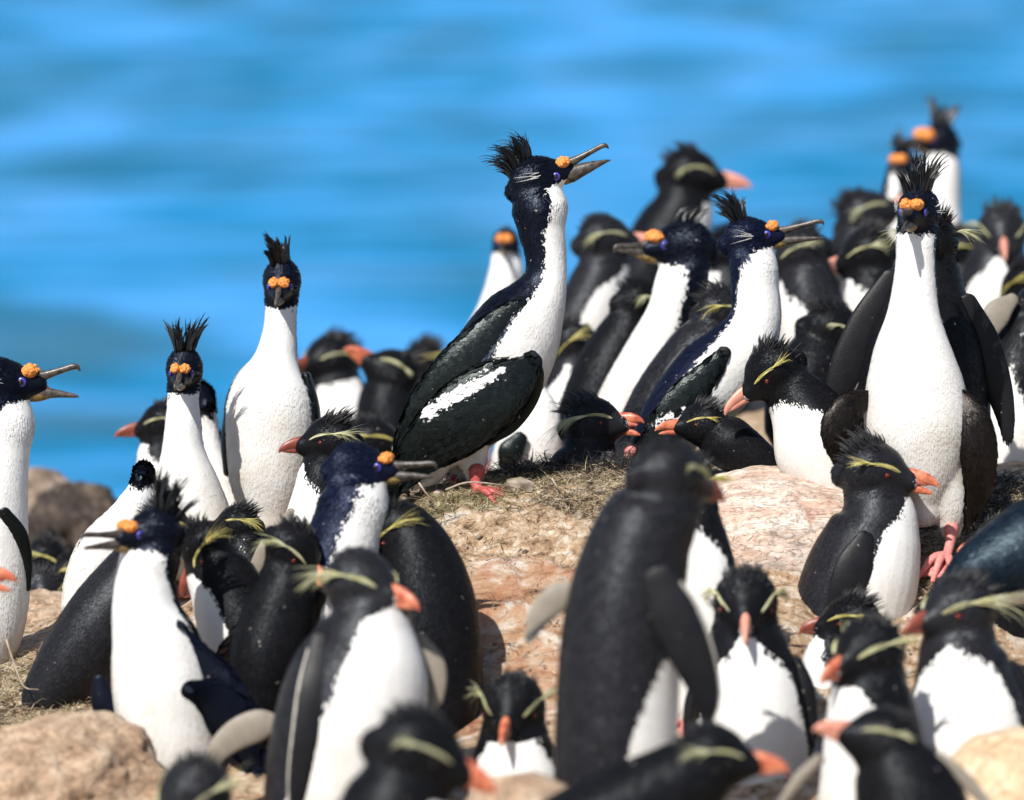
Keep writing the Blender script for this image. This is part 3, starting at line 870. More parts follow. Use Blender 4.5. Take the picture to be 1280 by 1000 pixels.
build_ground(); build_sea()
M['rock_pink'] = rock_mat('pale_pink_rock', (.42, .25, .18), (.60, .45, .36), (.74, .66, .58), 11, .35, (.5, 1.4, 2.2), (.52, .26, .17), .006)
M['rock_tan'] = rock_mat('tan_rock', (.26, .16, .10), (.52, .36, .24), (.66, .51, .37), 16, .12, stain=(.50, .27, .17), bump=.012)
M['rock_sand'] = rock_mat('sandy_smooth_rock', (.42, .28, .16), (.60, .44, .28), (.72, .60, .44), 5, .15, bump=.004)
M['rock_dark'] = rock_mat('dark_shore_rock', (.02, .016, .014), (.055, .042, .035), (.16, .12, .09), 5, .1)
M['rock_brown'] = rock_mat('brown_shore_rock', (.09, .065, .05), (.22, .16, .12), (.40, .32, .25), 5, .15)
boulder(972, 706, 8.02, (.25, .25, .165), M['rock_pink'], 'large pale pink sloping rock in the middle right of the colony', 2, .1, .13, tilt=-.06, power=.8)
boulder(58, 1018, 7.12, (.225, .20, .158), M['rock_tan'], 'rough tan boulder in the bottom left corner', 5, .3, .17, tilt=.22, power=.85)
boulder(1275, 1010, 6.75, (.135, .15, .125), M['rock_sand'], 'smooth sandy boulder in the bottom right corner', 8, .2, .14)
boulder(655, 1035, 6.45, (.105, .10, .085), M['rock_tan'], 'small tan rock at the bottom edge below the chest of a penguin', 11, .4, .18, sub=5)
for i, (x, y, d, s, m, l) in enumerate([
    (58, 632, 10.2, (.085, .09, .09), 'rock_brown', 'tall blurred tan shore rock with a round top at the far left'),
    (20, 705, 9.8, (.15, .15, .12), 'rock_dark', 'low blurred dark shore rock behind the leftmost shag'),
    (98, 672, 10.0, (.12, .14, .13), 'rock_dark', 'dark blurred shore rock right of the tall tan rock'),
    (155, 665, 11.0, (.16, .16, .08), 'rock_dark', 'low dark blurred shore rock between the tan rock and the white necks'),
    (60, 775, 8.5, (.13, .13, .05), 'rock_tan', 'flat tan rock ledge behind the straw at the left edge'),
    ]):
    boulder(x, y, d, s, M[m], l, 20 + i * 3, i, .3, 'shore rocks behind the colony', 5)

# small stones (countable ones) and litter
def litter():
    rg = np.random.default_rng(5)
    def surface(x, y): return float(ground_z((x, y))[0])
    def spots(n, boxes):
        out = []
        for (x0, x1, y0, y1, wgt) in boxes:
            for _ in range(int(n * wgt)): out.append((rg.uniform(x0, x1), rg.uniform(y0, y1)))
        return out
    nest = [(-.26, .34, -.16, .16, 1.6), (.70, 1.05, -.35, .25, .9), (-1.05, -.78, -.7, -.1, .8), (-.25, .35, -.55, -.16, .25), (-.6, -.2, -.3, .4, .4), (-1.2, 1.2, -1.2, .4, .5)]
    # straw, dead grass and roots
    def fibres(name, mat, n, L, r, lift, boxes, label, cat):
        mb = MB()
        for x, y in spots(n, boxes):
            a = rg.uniform(0, 6.28); l = L * rg.uniform(.4, 1.3); z = surface(x, y) + .004
            p0 = np.array([x, y, z + rg.uniform(-.002, .008)])
            d = np.array([math.cos(a), math.sin(a), rg.normal(0, lift)])
            e = p0 + d * l; e[2] = max(e[2], surface(e[0], e[1]) + .001)
            md = (p0 + e) / 2 + rg.normal(0, l * .16, 3); md[2] = max(md[2], surface(md[0], md[1]) + .003)
            strands(mb, [[p0, md, e]], r * rg.uniform(.6, 1.5), .5, 4, rng=rg)
        o = mb.build(name, mat, attrs=False); o['kind'] = 'stuff'; o['label'] = label; o['category'] = cat
    fibres('straw', plain('dry_straw', (.40, .29, .17), (.80, .68, .48), 30, .8, .2, 0), 3300, .035, .0008, .25, nest, 'dry straw and dead grass trodden over the nests', 'straw')
    fibres('roots', plain('dark_nest_fibre', (.035, .022, .015), (.13, .085, .055), 30, .8, .2, 0), 2000, .04, .0010, .2, nest, 'dark roots and muddy nest fibre on the ground', 'nest material')
    fibres('weed', plain('black_dried_weed', (.008, .008, .009), (.035, .033, .035), 30, .5, .5, 0), 2600, .05, .0019, .35, [(-.02, .36, .02, .16, 1), (.72, 1.05, -.1, .3, .7)], 'black dried weed lining the nests', 'nest material')
    # green grass
    mb = MB()
    for x, y in spots(170, [(-.17, .02, -.13, -.02, 1.4), (-.1, .3, -.05, .06, .5), (-.05, .02, -.85, -.78, .25), (-1.0, -.8, -.5, -.2, .3)]):
        z = surface(x, y)
        for _ in range(4):
            a = rg.uniform(0, 6.28); l = rg.uniform(.010, .026)
            p0 = np.array([x + rg.normal(0, .004), y + rg.normal(0, .004), z - .002]); t = np.array([math.cos(a), math.sin(a), 0])
            strands(mb, [[p0, p0 + t * l * .2 + [0, 0, l * .6], p0 + t * l * .7 + [0, 0, l * .9]]], .0010, .3, 4, rng=rg)
    o = mb.build('grass', plain('short_grass', (.16, .17, .06), (.42, .40, .18), 30, .7, .2, 0), attrs=False); o['kind'] = 'stuff'
    o['label'] = 'short thin yellow green grass on the nest mound'; o['category'] = 'grass'
    # clods, pebbles, guano crumbs
    mb = MB()
    for x, y in spots(2600, nest):
        s = .0022 * math.exp(rg.normal(0, .55)); V, F = ico(np.zeros(3), s, 1, (1, rg.uniform(.6, 1), rg.uniform(.5, .9)))
        V = V * (1 + rg.normal(0, .12, (len(V), 1))) + [x, y, surface(x, y) + s * .4 + .003]; mb.add(V, F)
    o = mb.build('gravel', plain('clods_and_grit', (.10, .07, .045), (.50, .42, .33), 25, .9, .2, 0), attrs=False, smooth=False); o['kind'] = 'stuff'
    o['label'] = 'grit, clods and dried droppings scattered over the soil'; o['category'] = 'gravel'
    # a few bare twigs one can pick out
    tm = plain('bare_twig', (.20, .14, .10), (.42, .34, .27), 40, .7, .3, .3)
    for i, (pts, l) in enumerate([
        ([(558, 612, 7.93), (585, 603, 7.91), (625, 606, 7.92), (648, 611, 7.95)], 'long bare twig lying at the feet of the open winged central shag'),
        ([(524, 604, 7.93), (534, 618, 7.90), (545, 628, 7.9)], 'short forked twig below the tail of the central shag'),
        ([(690, 598, 7.95), (700, 612, 7.93), (712, 604, 7.93)], 'bent dead stalk sticking out of the nest right of the central shag'),
        ([(8, 800, 7.7), (18, 830, 7.66), (30, 858, 7.64), (48, 862, 7.63)], 'thin dark twig upright in the straw at the left edge')]):
        P = np.array([wpt(*p) for p in pts]); C = catmull(P, 6); n = len(C)
        base = C[0].copy(); V, F, *_ = loft(C - base, np.linspace(.0022, .0010, n), 1, (.1, 1, .2), 8)
        o = MB().add(V, F).build('twig', tm, attrs=False); o.location = base; o['label'] = l; o['category'] = 'twig'; o['group'] = 'twigs on the nests'
litter()
# ------------------------------------------------------------------ shags
RT, LF, CA = (1, 0, 0), (-1, 0, 0), (0, 0, 1)
# the shag standing on the mound in the middle
s = shag('large shag standing in profile on the mound, bill raised and open, white wing bar', 8.0,
    [(506, 592, 12, 60), (540, 562, 33, 62), (580, 518, 54, 75), (620, 462, 63, 98), (651, 408, 55, 104), (672, 373, 38, 102), (682, 345, 27, 98), (682, 318, 26, 94), (677, 286, 30, 82), (674, 256, 35, 62)],
    RT, (673, 224), 33, (.915, .39, .06), 11, gape=14, L=1.8, pitch=0, lowthick=1.5, eye=(.66, -.14), cpos=(1.08, .26), chin=-.38, focus=1.0, crest=dict(n=0), feet=False, whisk=True,
    extra=[[(570, 540, 34), (588, 566, 24), (595, 594, 11)], [(585, 530, 34, -.05), (574, 570, 22, -.05), (574, 594, 10, -.05)], [(552, 566, 20), (538, 590, 17), (520, 604, 8)]])
s.shag_crest(n=75, L=1.5, lean=.05, curl=-.75, fan=.3, f0=-.85, f1=.15, w=.036)
s.flipper([(650, 380, 10), (618, 416, 25), (582, 460, 35), (548, 508, 36), (520, 552, 25), (502, 584, 10)], 'wing', .28, .0, name='scapulars', cards_=2000, card=(.017, .0055), far=True)
s.flipper([(664, 452, 15), (640, 474, 34), (606, 500, 44), (568, 530, 42), (532, 560, 28), (504, 592, 13)], 'wing', .22, .004, patches=[(552, 503, 574, 489, 7), (576, 488, 604, 474, 8.5), (598, 475, 628, 459, 6)], name='wing', far=True, cards_=2300, card=(.022, .0055))
s.tail([(580, 548, 0), (500, 598, 0)], 7, .005, 'wing', .07, name='primaries', z=.022)
s.flipper([(668, 452, 5), (671, 470, 9), (662, 500, 10), (640, 532, 8), (610, 552, 5)], 'wing', .5, .012, name='wing_edge')
s.tail([(510, 580, 0), (480, 628, 0)], 11, .0035, 'wing', .22)
s.feet(pts=[(s.px(596, 588, .02), s.px(598, 615, .03)), (s.px(574, 588, -.05), s.px(568, 611, -.04))], mat='red_foot', legr=.011, F=(1, 0, .5))

# the shag facing the camera on the right
s = shag('tall shag facing the camera with drooping wings and a fan crest, on the right', 7.82,
    [(1152, 632, 30, 105), (1152, 590, 52, 110), (1148, 540, 66, 105), (1144, 490, 63, 98), (1141, 440, 50, 90), (1142, 390, 33, 85), (1144, 340, 26, 82), (1145, 300, 25, 70)],
    (-.15, 0, 1), (1147, 266), 34, (-.34, -.12, 1), 12, gape=20, L=1.5, chin=-.7, focus=.95, crest=dict(n=60, L=1.55, lean=-.05, curl=-.05, fan=.45, w=.05), feet=False, whisk=True,
    extra=[[(1176, 590, 36), (1187, 628, 27), (1188, 660, 15)]])
s.flipper([(1092, 496, 8, .02), (1066, 506, 19, .035), (1050, 532, 25, .035), (1055, 565, 19, .025), (1070, 592, 9, .01)], 'wing_brown', .25, name='wing', cards_=1500, card=(.013, .0022))
s.flipper([(1198, 494, 9, .04), (1212, 520, 20, .055), (1219, 560, 24, .055), (1220, 605, 18, .04), (1212, 645, 7, .03)], 'wing_brown', .3, name='wing', cards_=1500, card=(.013, .0022))
s.feet(pts=[(s.px(1188, 660, .02), s.px(1180, 697, .05)), (s.px(1150, 630, -.02), s.px(1128, 700, -.03))], mat='pink', legr=.0095, F=(-.5, 0, 1), size=1.15)
# penguin right behind it
s = penguin('black penguin seen from behind, spread flippers either side of the tall front facing shag', 8.15,
    [(1150, 640, 60, -30), (1150, 570, 84, -30), (1150, 500, 88, -30), (1150, 430, 80, -30), (1153, 380, 62, -30), (1160, 340, 44, -30)],
    (0, 0, -1), (1166, 305), 36, (.15, .05, -1), 13, focus=.8, plume=1.0, droop=.35, browmat='paleyellow', spk=.8, spn=110, browspread=1.4)
s.flipper([(1112, 350, 14), (1086, 400, 24), (1062, 450, 24), (1046, 490, 18), (1036, 520, 8)], 'flipper', .25, edge=-1)
s.flipper([(1205, 380, 14), (1226, 430, 22), (1244, 480, 18), (1254, 520, 12), (1257, 546, 7)], 'flipper', .25, edge=0)

# shag with open bill, middle right
s = shag('shag with glossy blue head and open bill facing right, behind the resting penguins', 8.25,
    [(790, 610, 14, 60), (812, 572, 30, 75), (845, 525, 44, 88), (888, 478, 52, 95), (925, 438, 44, 110), (944, 400, 33, 125), (944, 360, 30, 118), (941, 328, 30, 100)],
    (.9, -.1, .45), (938, 298), 30, (1, .16, .12), 14, gape=16, L=2.0, mat='navy', focus=.9, crest=dict(n=45, L=1.6, lean=-.35, curl=-.25, fan=.3, f0=-.5, f1=.1, w=.05), whisk=True)
s.flipper([(905, 440, 7), (884, 466, 16), (852, 502, 22), (826, 542, 22), (806, 580, 14), (796, 604, 6)], 'wing', .25, name='wing', far=True, cards_=900, patches=[(832, 514, 846, 508, 5), (845, 506, 872, 520, 4)])

# dark headed shag looking left
s = shag('shag looking left with closed bill and orange caruncle, among penguins behind the central shag', 8.75,
    [(762, 560, 36, 100), (786, 505, 40, 100), (812, 450, 36, 90), (838, 395, 31, 70), (852, 352, 33, 60)],
    (-.7, 0, .72), (852, 308), 36, (-1, -.03, .25), 15, L=1.35, chin=-.55, focus=.5, crest=dict(n=26, L=1.0, lean=-.3, w=.05))

# two frontal shags on the left
s = shag('tallest shag on the left, facing the camera with a very upright crest', 8.3,
    [(335, 645, 34, 115), (336, 600, 50, 82), (338, 550, 57, 72), (338, 510, 57, 70), (340, 480, 48, 76), (345, 450, 29, 90), (349, 420, 22, 95), (351, 392, 20, 100)],
    (-.06, 0, 1), (352, 353), 30, (-.05, -.42, 1), 16, L=1.5, chin=-.8, focus=.75, crest=dict(n=34, L=1.45, lean=.0, curl=-.05, fan=.15, w=.075, f0=-.3, f1=.3))
s.flipper([(288, 505, 6, 0), (284, 550, 8, 0), (286, 590, 7, 0)], 'wing', 1.6, name='wing')
s.flipper([(383, 470, 6, 0), (392, 510, 8, 0), (396, 560, 7, 0)], 'wing', 1.6, name='wing')
s = shag('shag facing the camera with a raised fan crest, left of the tallest one', 8.12,
    [(238, 672, 62, 115), (236, 640, 52, 112), (232, 600, 40, 108), (229, 562, 27, 105), (229, 522, 22, 105), (229, 497, 20, 105)],
    (-.08, 0, 1), (230, 463), 29, (-.08, -.30, 1), 17, L=1.5, chin=-.8, focus=.75, crest=dict(n=40, L=1.75, lean=.0, curl=.0, fan=.35, w=.065, f0=-.3, f1=.3))
s = shag('shag turned away, white neck just showing behind the fan crested shag', 8.6,
    [(285, 660, 42, 110), (272, 610, 27, 110), (262, 565, 17, 110), (257, 530, 15, 100)],
    (.2, 0, 1), (252, 497), 21, (-.3, 0, -1), 18, focus=.4, crest=dict(n=20, L=.6))
# leftmost shag
s = shag('leftmost shag, cut by the photo edge, calling with open hooked bill towards the right', 7.95,
    [(-40, 850, 38, 95), (-22, 790, 50, 95), (-16, 730, 54, 95), (-14, 670, 50, 98), (-8, 615, 43, 100), (2, 560, 36, 95), (6, 525, 37, 70)],
    (.9, 0, .43), (2, 482), 39, (1, .12, .05), 19, gape=30, L=1.5, chin=-.5, focus=1.0, crest=dict(n=40, L=1.1, lean=-.5, f0=-.6, f1=0), whisk=True)
s.flipper([(10, 640, 8), (26, 668, 12), (34, 700, 9), (36, 735, 4)], 'wing', .3, name='wing')
# shag lower left
s = shag('shag in the lower left turning its head left, white breast facing the camera', 7.3,
    [(232, 1030, 44, 110), (225, 970, 54, 108), (212, 915, 62, 100), (204, 860, 64, 92), (195, 810, 57, 92), (183, 765, 44, 92), (182, 725, 38, 86), (186, 697, 35, 72)],
    (-.42, 0, .9), (189, 668), 35, (-.86, -.05, .62), 20, gape=10, L=1.8, focus=.7, crest=dict(n=50, L=1.6, lean=-.25, curl=-.1, fan=.2, f0=-.75, f1=-.05, w=.05))
s.flipper([(124, 850, 8, .0), (130, 880, 16, .0), (146, 915, 15, .0), (165, 945, 6, .0)], 'shag', .4, name='wing')
s.flipper([(240, 858, 12), (262, 870, 26), (286, 892, 30), (304, 920, 22), (318, 950, 8)], 'shag', .3, name='wing', cards_=500)
s.flipper([(222, 780, 8), (244, 812, 16), (272, 846, 22), (298, 880, 18)], 'shag', .35, -.01, name='scapulars', cards_=400)
# shag with navy neck in the middle left
s = shag('shag with navy blue neck and closed grey bill pointing right, over the white chested penguin', 7.45,
    [(262, 880, 12, 20), (300, 848, 30, 20), (345, 806, 48, 35), (388, 758, 54, 60), (418, 705, 50, 74), (436, 655, 45, 78), (444, 618, 42, 66)],
    (.95, -.1, .3), (449, 585), 35, (1, .0, .15), 21, gape=11, L=1.7, mat='navy', focus=.6, crest=dict(n=10, L=.4), car=.9)
s.flipper([(398, 735, 14), (372, 762, 34), (338, 800, 42), (306, 838, 34), (282, 868, 14)], 'wing_brown', .25, name='wing', cards_=900, card=(.03, .008))
# white breasted bird half hidden behind the lower left shag
s = shag('shag bending its white neck behind the lower left shag, only breast and nape showing', 7.95,
    [(100, 790, 24, 100), (112, 738, 34, 100), (132, 690, 36, 100), (160, 645, 24, 120), (176, 614, 18, 120)],
    (-.3, .3, .9), (180, 594), 18, (.1, -.3, -1), 22, focus=.4, crest=dict(n=16, L=.6))
s.flipper([(104, 680, 5, .02), (99, 705, 8, .02), (98, 735, 5, .02)], 'wing', .5, name='wing')
# teal back bottom right
s = shag('glossy teal backed shag crouching at the right edge, head outside the photo', 7.28,
    [(1158, 762, 12, -10), (1190, 742, 26, -10), (1232, 716, 46, 25), (1285, 690, 60, 40), (1345, 650, 56, 60), (1380, 590, 40, 80), (1385, 530, 30, 80)],
    (.5, -.85, .2), (1395, 490), 30, (1, 0, 0), 23, mat='teal', focus=.5, feet=False)
# background shags
s = shag('farthest shag at the top right, blurred, looking left with an upright crest', 11.0,
    [(1182, 450, 40, 100), (1180, 380, 42, 100), (1177, 320, 32, 100), (1175, 265, 25, 100), (1175, 215, 25, 85)],
    (-.25, 0, 1), (1173, 178), 26, (-.75, -.05, .6), 24, focus=.15, car=1.5, crest=dict(n=24, L=1.5, lean=-.2, w=.08))
s = shag('blurred dark crested shag just left of the farthest one', 10.5,
    [(1112, 420, 32, 60), (1112, 360, 34, 60), (1116, 300, 26, 50), (1120, 255, 20, 30), (1122, 230, 18, 20)],
    (-.3, 0, 1), (1126, 205), 20, (-.3, -.15, 1), 25, focus=.15, car=1.5, crest=dict(n=22, L=1.6, lean=.0, w=.08))
s = shag('blurred shag with white neck half hidden behind the nape of the central shag', 10.0,
    [(590, 490, 34, 100), (606, 435, 32, 100), (622, 385, 24, 105), (632, 345, 22, 105)],
    (.1, 0, 1), (632, 305), 21, (-.1, -.1, 1), 26, focus=.15, car=1.4, crest=dict(n=12, L=.5))
s = shag('shag bowing behind the breast of the central shag, white belly and navy flank showing', 8.8,
    [(640, 640, 30, 100), (652, 600, 42, 100), (662, 556, 42, 110), (668, 515, 30, 120), (655, 480, 18, 120)],
    (.3, 0, 1), (640, 462), 20, (-.5, -.5, 0), 27, mat='navy', focus=.3, crest=dict(n=12, L=.6))
s.flipper([(650, 548, 10, .08), (638, 565, 16, .09), (630, 580, 8, .08)], 'wing', .4, name='wing')

# ------------------------------------------------------------------ penguins near the focus plane
s = penguin('resting penguin with head bowed left, thick black nape and yellow plume, beside the sunlit slab', 8.03,
    [(1075, 640, 44, 100), (1050, 596, 58, 98), (1026, 552, 62, 95), (1006, 515, 46, 70), (990, 490, 36, 30)],
    (-.85, -.35, .4), (966, 468), 37, (-.86, -.46, .22), 31, focus=1.0, L=1.35, billmat='bill_pink', spk=.5, spn=90, plume=.5, droop=-.25, thick=.85)
s = penguin('penguin lying flat with its bill to the left, in front of the bowed one', 8.1,
    [(1005, 604, 8, -20), (972, 588, 17, -20), (935, 568, 29, -20), (905, 550, 33, -20)],
    (0, -1, 0), (876, 532), 29, (-1, .08, .35), 32, focus=1.0, gape=8, L=1.3, spk=.6, spn=110, plume=.4, droop=.3, feet=False)
s = penguin('penguin calling with open bill in the nest right of the central shag, long yellow plumes', 8.2,
    [(690, 690, 44, 60), (702, 640, 46, 70), (722, 598, 42, 76), (735, 566, 35, 30)],
    (.85, -.3, .45), (742, 532), 36, (1, .22, .35), 33, gape=26, L=.95, focus=1.0, spk=.6, spn=90, plume=1.35, droop=.55, browmat='paleyellow', mat='penguin_grey', feet=False)
s = penguin('penguin in profile on the right with slightly open orange bill, below the frontal shag', 7.72,
    [(1042, 890, 40, 62), (1048, 830, 60, 62), (1062, 772, 72, 62), (1078, 718, 72, 60), (1092, 668, 60, 55), (1096, 634, 46, 10)],
    (.9, 0, .43), (1093, 594), 42, (1, .0, .25), 34, gape=13, L=1.1, focus=.9, spk=.6, spn=110, plume=.55, droop=-.05, mat='penguin_grey')
s.flipper([(1076, 672, 12), (1064, 702, 23), (1052, 735, 22), (1040, 766, 12), (1036, 782, 5)], 'flipper', .25, far=True)
s = penguin('penguin with dull red bill facing left behind the navy necked shag', 7.85,
    [(402, 770, 38, 70), (400, 710, 46, 75), (398, 660, 44, 75), (402, 618, 36, 72), (407, 588, 32, 0)],
    (-.92, 0, .4), (412, 554), 34, (-1, .06, .25), 35, focus=.8, L=1.05, billmat='bill_dull', spk=.6, spn=100, plume=.8, droop=.15, browmat='paleyellow')
s.flipper([(366, 640, 6), (345, 668, 10), (325, 700, 9), (314, 728, 4)], 'flipper_tan', .3)
s = penguin('penguin with textured black back leaning on the far left boulder, head hidden by a shag', 7.72,
    [(28, 905, 10, 0), (58, 872, 34, 0), (98, 826, 50, 0), (138, 772, 54, 0), (172, 722, 46, 0), (192, 690, 36, 0)],
    (.8, -.3, -.5), (207, 662), 32, (1, -.1, -.3), 36, focus=1.0, mat='penguin_grey', group='penguins standing in the colony', cards_n=30000, feet=False)
s = penguin('penguin whose red bill pokes left past a dark back, left of the tallest shag', 7.95,
    [(318, 800, 36, 0), (318, 750, 40, 0), (312, 705, 34, 0), (304, 680, 28, 0)],
    (0, 0, 1), (296, 658), 27, (-1, .08, .2), 37, focus=.8, L=1.25)
s = penguin('penguin preening, bill pressed to its white flank, left of the navy necked shag', 7.5,
    [(345, 880, 50, 60), (325, 830, 60, 64), (302, 780, 56, 66), (282, 735, 46, 62), (268, 705, 38, 30)],
    (-1, 0, .12), (258, 686), 33, (-.62, -.8, .1), 38, focus=.7, L=1.2, billmat='bill_dull')
s = penguin('black penguin with drooping yellow plume behind the preening penguin', 7.38,
    [(322, 880, 40, -20), (336, 820, 50, -20), (350, 768, 46, -20), (362, 722, 38, -20)],
    (.5, 0, -.5), (366, 690), 36, (.72, -.5, .35), 39, focus=.7, L=1.1, plume=.9, droop=.5, browmat='paleyellow', spk=.4)
s = penguin('big black rounded penguin back left of the bare rock, head bent behind the navy neck', 7.47,
    [(525, 985, 55, -20), (533, 900, 66, -20), (536, 820, 68, -20), (532, 750, 62, -20), (520, 695, 50, -20), (503, 660, 36, -20)],
    (-1, 0, -.2), (487, 668), 34, (-.8, -.6, .2), 40, focus=.8, cards_n=20000)

# ------------------------------------------------------------------ foreground penguins
s = penguin('frontal penguin with drooping side plumes and pink bill, lower right of the bare rock', 7.15,
    [(938, 1110, 62, 92), (938, 1030, 76, 80), (938, 950, 78, 72), (938, 885, 72, 62), (936, 840, 62, 52), (933, 805, 50, 10)],
    (-.03, 0, 1), (932, 758), 45, (-.06, -.30, 1), 41, focus=.6, L=1.2, billmat='bill_pink', plume=.9, droop=.75, browmat='paleyellow', spk=.35, spn=90, bt=1.2)
s.flipper([(992, 830, 12, .01), (1004, 862, 14, .02), (1012, 900, 9, .02), (1014, 925, 4, .02)], 'flipper', .5)
s.flipper([(880, 840, 10, -.02), (868, 880, 12, -.02), (862, 920, 8, -.02)], 'flipper', .5)
s = penguin('large penguin turned away in the foreground, dark grey back and hanging flipper', 6.6,
    [(752, 1140, 56, 95), (762, 1050, 70, 95), (768, 960, 76, 88), (772, 880, 77, 75), (776, 805, 76, 45), (786, 735, 72, 5), (802, 675, 64, -20), (824, 630, 54, -20)],
    (.97, 0, -.1), (838, 600), 50, (.78, -.08, -.50), 42, focus=.45, mat='penguin_grey', L=.85, billmat='bill_dull', plume=.35, droop=.2, browmat='paleyellow', spk=.25, bt=1.3, asp=1.0)
s.flipper([(822, 722, 22, .085), (842, 768, 32, .09), (866, 822, 27, .09), (880, 865, 18, .085), (881, 895, 8, .08)], 'flipper', .25, edge=-1)
s.flipper([(716, 742, 16, -.02), (694, 750, 19, -.03), (675, 770, 15, -.03), (664, 793, 7, -.03)], 'flipper_tan', .3, patches=[(690, 778, 664, 797, 7)])
s = penguin('white chested penguin facing the camera behind the turned away one, face hidden', 7.25,
    [(880, 880, 40, 70), (882, 800, 46, 66), (882, 740, 44, 60), (876, 690, 38, 55), (868, 652, 34, 10)],
    (-.1, 0, 1), (862, 612), 36, (-.5, -.1, .6), 43, focus=.5, spk=.55, spn=80)
s = penguin('white chested foreground penguin with long pale plume, bill turned right, lower left of centre', 6.85,
    [(398, 1130, 60, 92), (404, 1050, 78, 85), (424, 965, 92, 75), (440, 890, 94, 58), (452, 832, 84, 52), (458, 788, 62, 42), (458, 760, 50, 0)],
    (.62, 0, .78), (452, 734), 47, (.82, -.06, .62), 44, focus=.45, L=1.15, mat='penguin_grey', plume=1.0, droop=.45, browmat='paleyellow', spk=.2, bt=1.2, browspread=.6)
s.flipper([(404, 796, 14), (398, 850, 22), (388, 910, 20), (378, 965, 15), (372, 1010, 7)], 'flipper', .28, .006, edge=1)
s.flipper([(522, 800, 10, -.02), (540, 832, 16, -.03), (544, 866, 12, -.03), (538, 888, 5, -.03)], 'flipper_tan', .3)
s = penguin('penguin hidden behind the white chested one, pale flipper underside stretched left', 7.08,
    [(400, 1130, 54, 0), (396, 1050, 66, 0), (400, 965, 66, 0), (412, 890, 52, 0), (425, 845, 38, 0)],
    (0, 0, 1), (432, 815), 32, (.9, 0, .2), 45, focus=.3, spk=.2)
s.flipper([(350, 902, 10, .03), (325, 905, 20, .03), (295, 918, 19, .03), (272, 940, 13, .03), (262, 965, 6, .03)], 'flipper_tan', .3)
s = penguin('small seeming frontal penguin with slanting yellow plumes, bottom centre', 6.98,
    [(645, 1130, 55, 85), (645, 1060, 66, 80), (645, 1000, 64, 75), (644, 950, 54, 62), (643, 930, 48, 40)],
    (-.02, 0, 1), (641, 890), 45, (-.18, -.22, 1), 46, focus=.55, L=1.15, plume=.85, droop=.2, browmat='paleyellow', spk=.3, bt=1.1)
s = penguin('blurred black penguin at the bottom edge with a dark orange bill pointing right', 6.1,
    [(470, 1190, 70, 55), (478, 1100, 82, 55), (490, 1030, 74, 45), (505, 980, 60, 10)],
    (.9, 0, .45), (522, 945), 58, (1, -.22, .2), 47, focus=.2, L=1.0, billmat='bill_red', plume=.4, droop=.0, browmat='paleyellow', spk=.3)
s = penguin('blurred penguin stretching its head right at the bottom edge with an orange bill', 6.3,
    [(640, 1130, 60, 30), (715, 1065, 72, 30), (785, 1020, 66, 20), (842, 985, 55, 0), (875, 965, 48, -10)],
    (.4, -.8, .2), (893, 952), 47, (1, .10, .2), 48, focus=.2, L=1.15, plume=.7, droop=.15, browmat='paleyellow', spk=.25)
s = penguin('blurred penguin facing left with white collar, between the frontal one and the right edge', 6.82,
    [(1092, 1130, 64, 80), (1092, 1040, 72, 75), (1092, 960, 66, 72), (1090, 900, 58, 66), (1088, 860, 50, 20)],
    (-.72, 0, .7), (1085, 820), 47, (-.74, -.12, .66), 49, focus=.35, L=1.0, plume=.65, droop=.0, browmat='paleyellow', spk=.3, bt=1.3)
s = penguin('blurred black penguin in front of the white collared one, bill raised to the left', 6.42,
    [(1150, 1180, 66, 20), (1148, 1090, 80, 20), (1138, 1010, 72, 10), (1120, 960, 56, 0)],
    (-1, 0, .1), (1100, 930), 47, (-.85, .42, .3), 50, focus=.2, L=1.1, billmat='bill_pink', plume=.35, droop=-.2, browmat='paleyellow', spk=.3)
s.flipper([(1172, 945, 7, .02), (1200, 968, 9, .02), (1228, 1000, 7, .02), (1240, 1020, 4, .02)], 'flipper_tan', .6)
s.flipper([(1025, 950, 7, -.05), (1000, 975, 8, -.05), (978, 1005, 5, -.05)], 'flipper_tan', .6)
s = penguin('penguin facing left at the right edge with large white belly and swept back yellow plumes', 7.0,
    [(1232, 1110, 62, 80), (1226, 1030, 80, 76), (1216, 955, 82, 72), (1210, 890, 76, 66), (1204, 838, 60, 50), (1200, 806, 50, 0)],
    (-.30, 0, .95), (1197, 768), 47, (-.82, -.04, .5), 51, focus=.5, L=.95, billmat='bill_dull', plume=1.1, droop=.25, browmat='paleyellow', spk=.45, bt=1.2, mat='penguin_grey')
s.flipper([(1262, 840, 16, .0), (1282, 890, 24, .0), (1294, 950, 18, .0), (1298, 990, 8, .0)], 'flipper', .4)
s = penguin('penguin mostly hidden behind the white collared one, white chest and bill at its left', 7.45,
    [(1040, 950, 38, 85), (1034, 890, 42, 88), (1036, 845, 38, 88), (1044, 812, 32, 20)],
    (-.9, 0, .5), (1062, 780), 36, (-1, .06, .1), 52, focus=.5, L=.9, billmat='bill_dull', feet=False)
s = penguin('penguin cut by the bottom edge in the lower left, spiky grey crown and red bill', 6.4,
    [(258, 1190, 52, 20), (252, 1120, 58, 20), (248, 1060, 50, 0)],
    (-.4, 0, 1), (242, 1000), 50, (-.55, -.42, .75), 53, focus=.25, L=1.0, plume=.8, droop=.3, browmat='paleyellow', spk=.35, spn=120, mat='penguin_grey')
s = penguin('penguin at the left edge of which only the orange open bill shows', 7.2,
    [(-85, 960, 46, 60), (-82, 880, 54, 60), (-78, 810, 50, 60), (-72, 765, 42, 20)],
    (.9, 0, .4), (-62, 716), 42, (1, .03, .1), 54, gape=16, L=1.2, focus=.5)
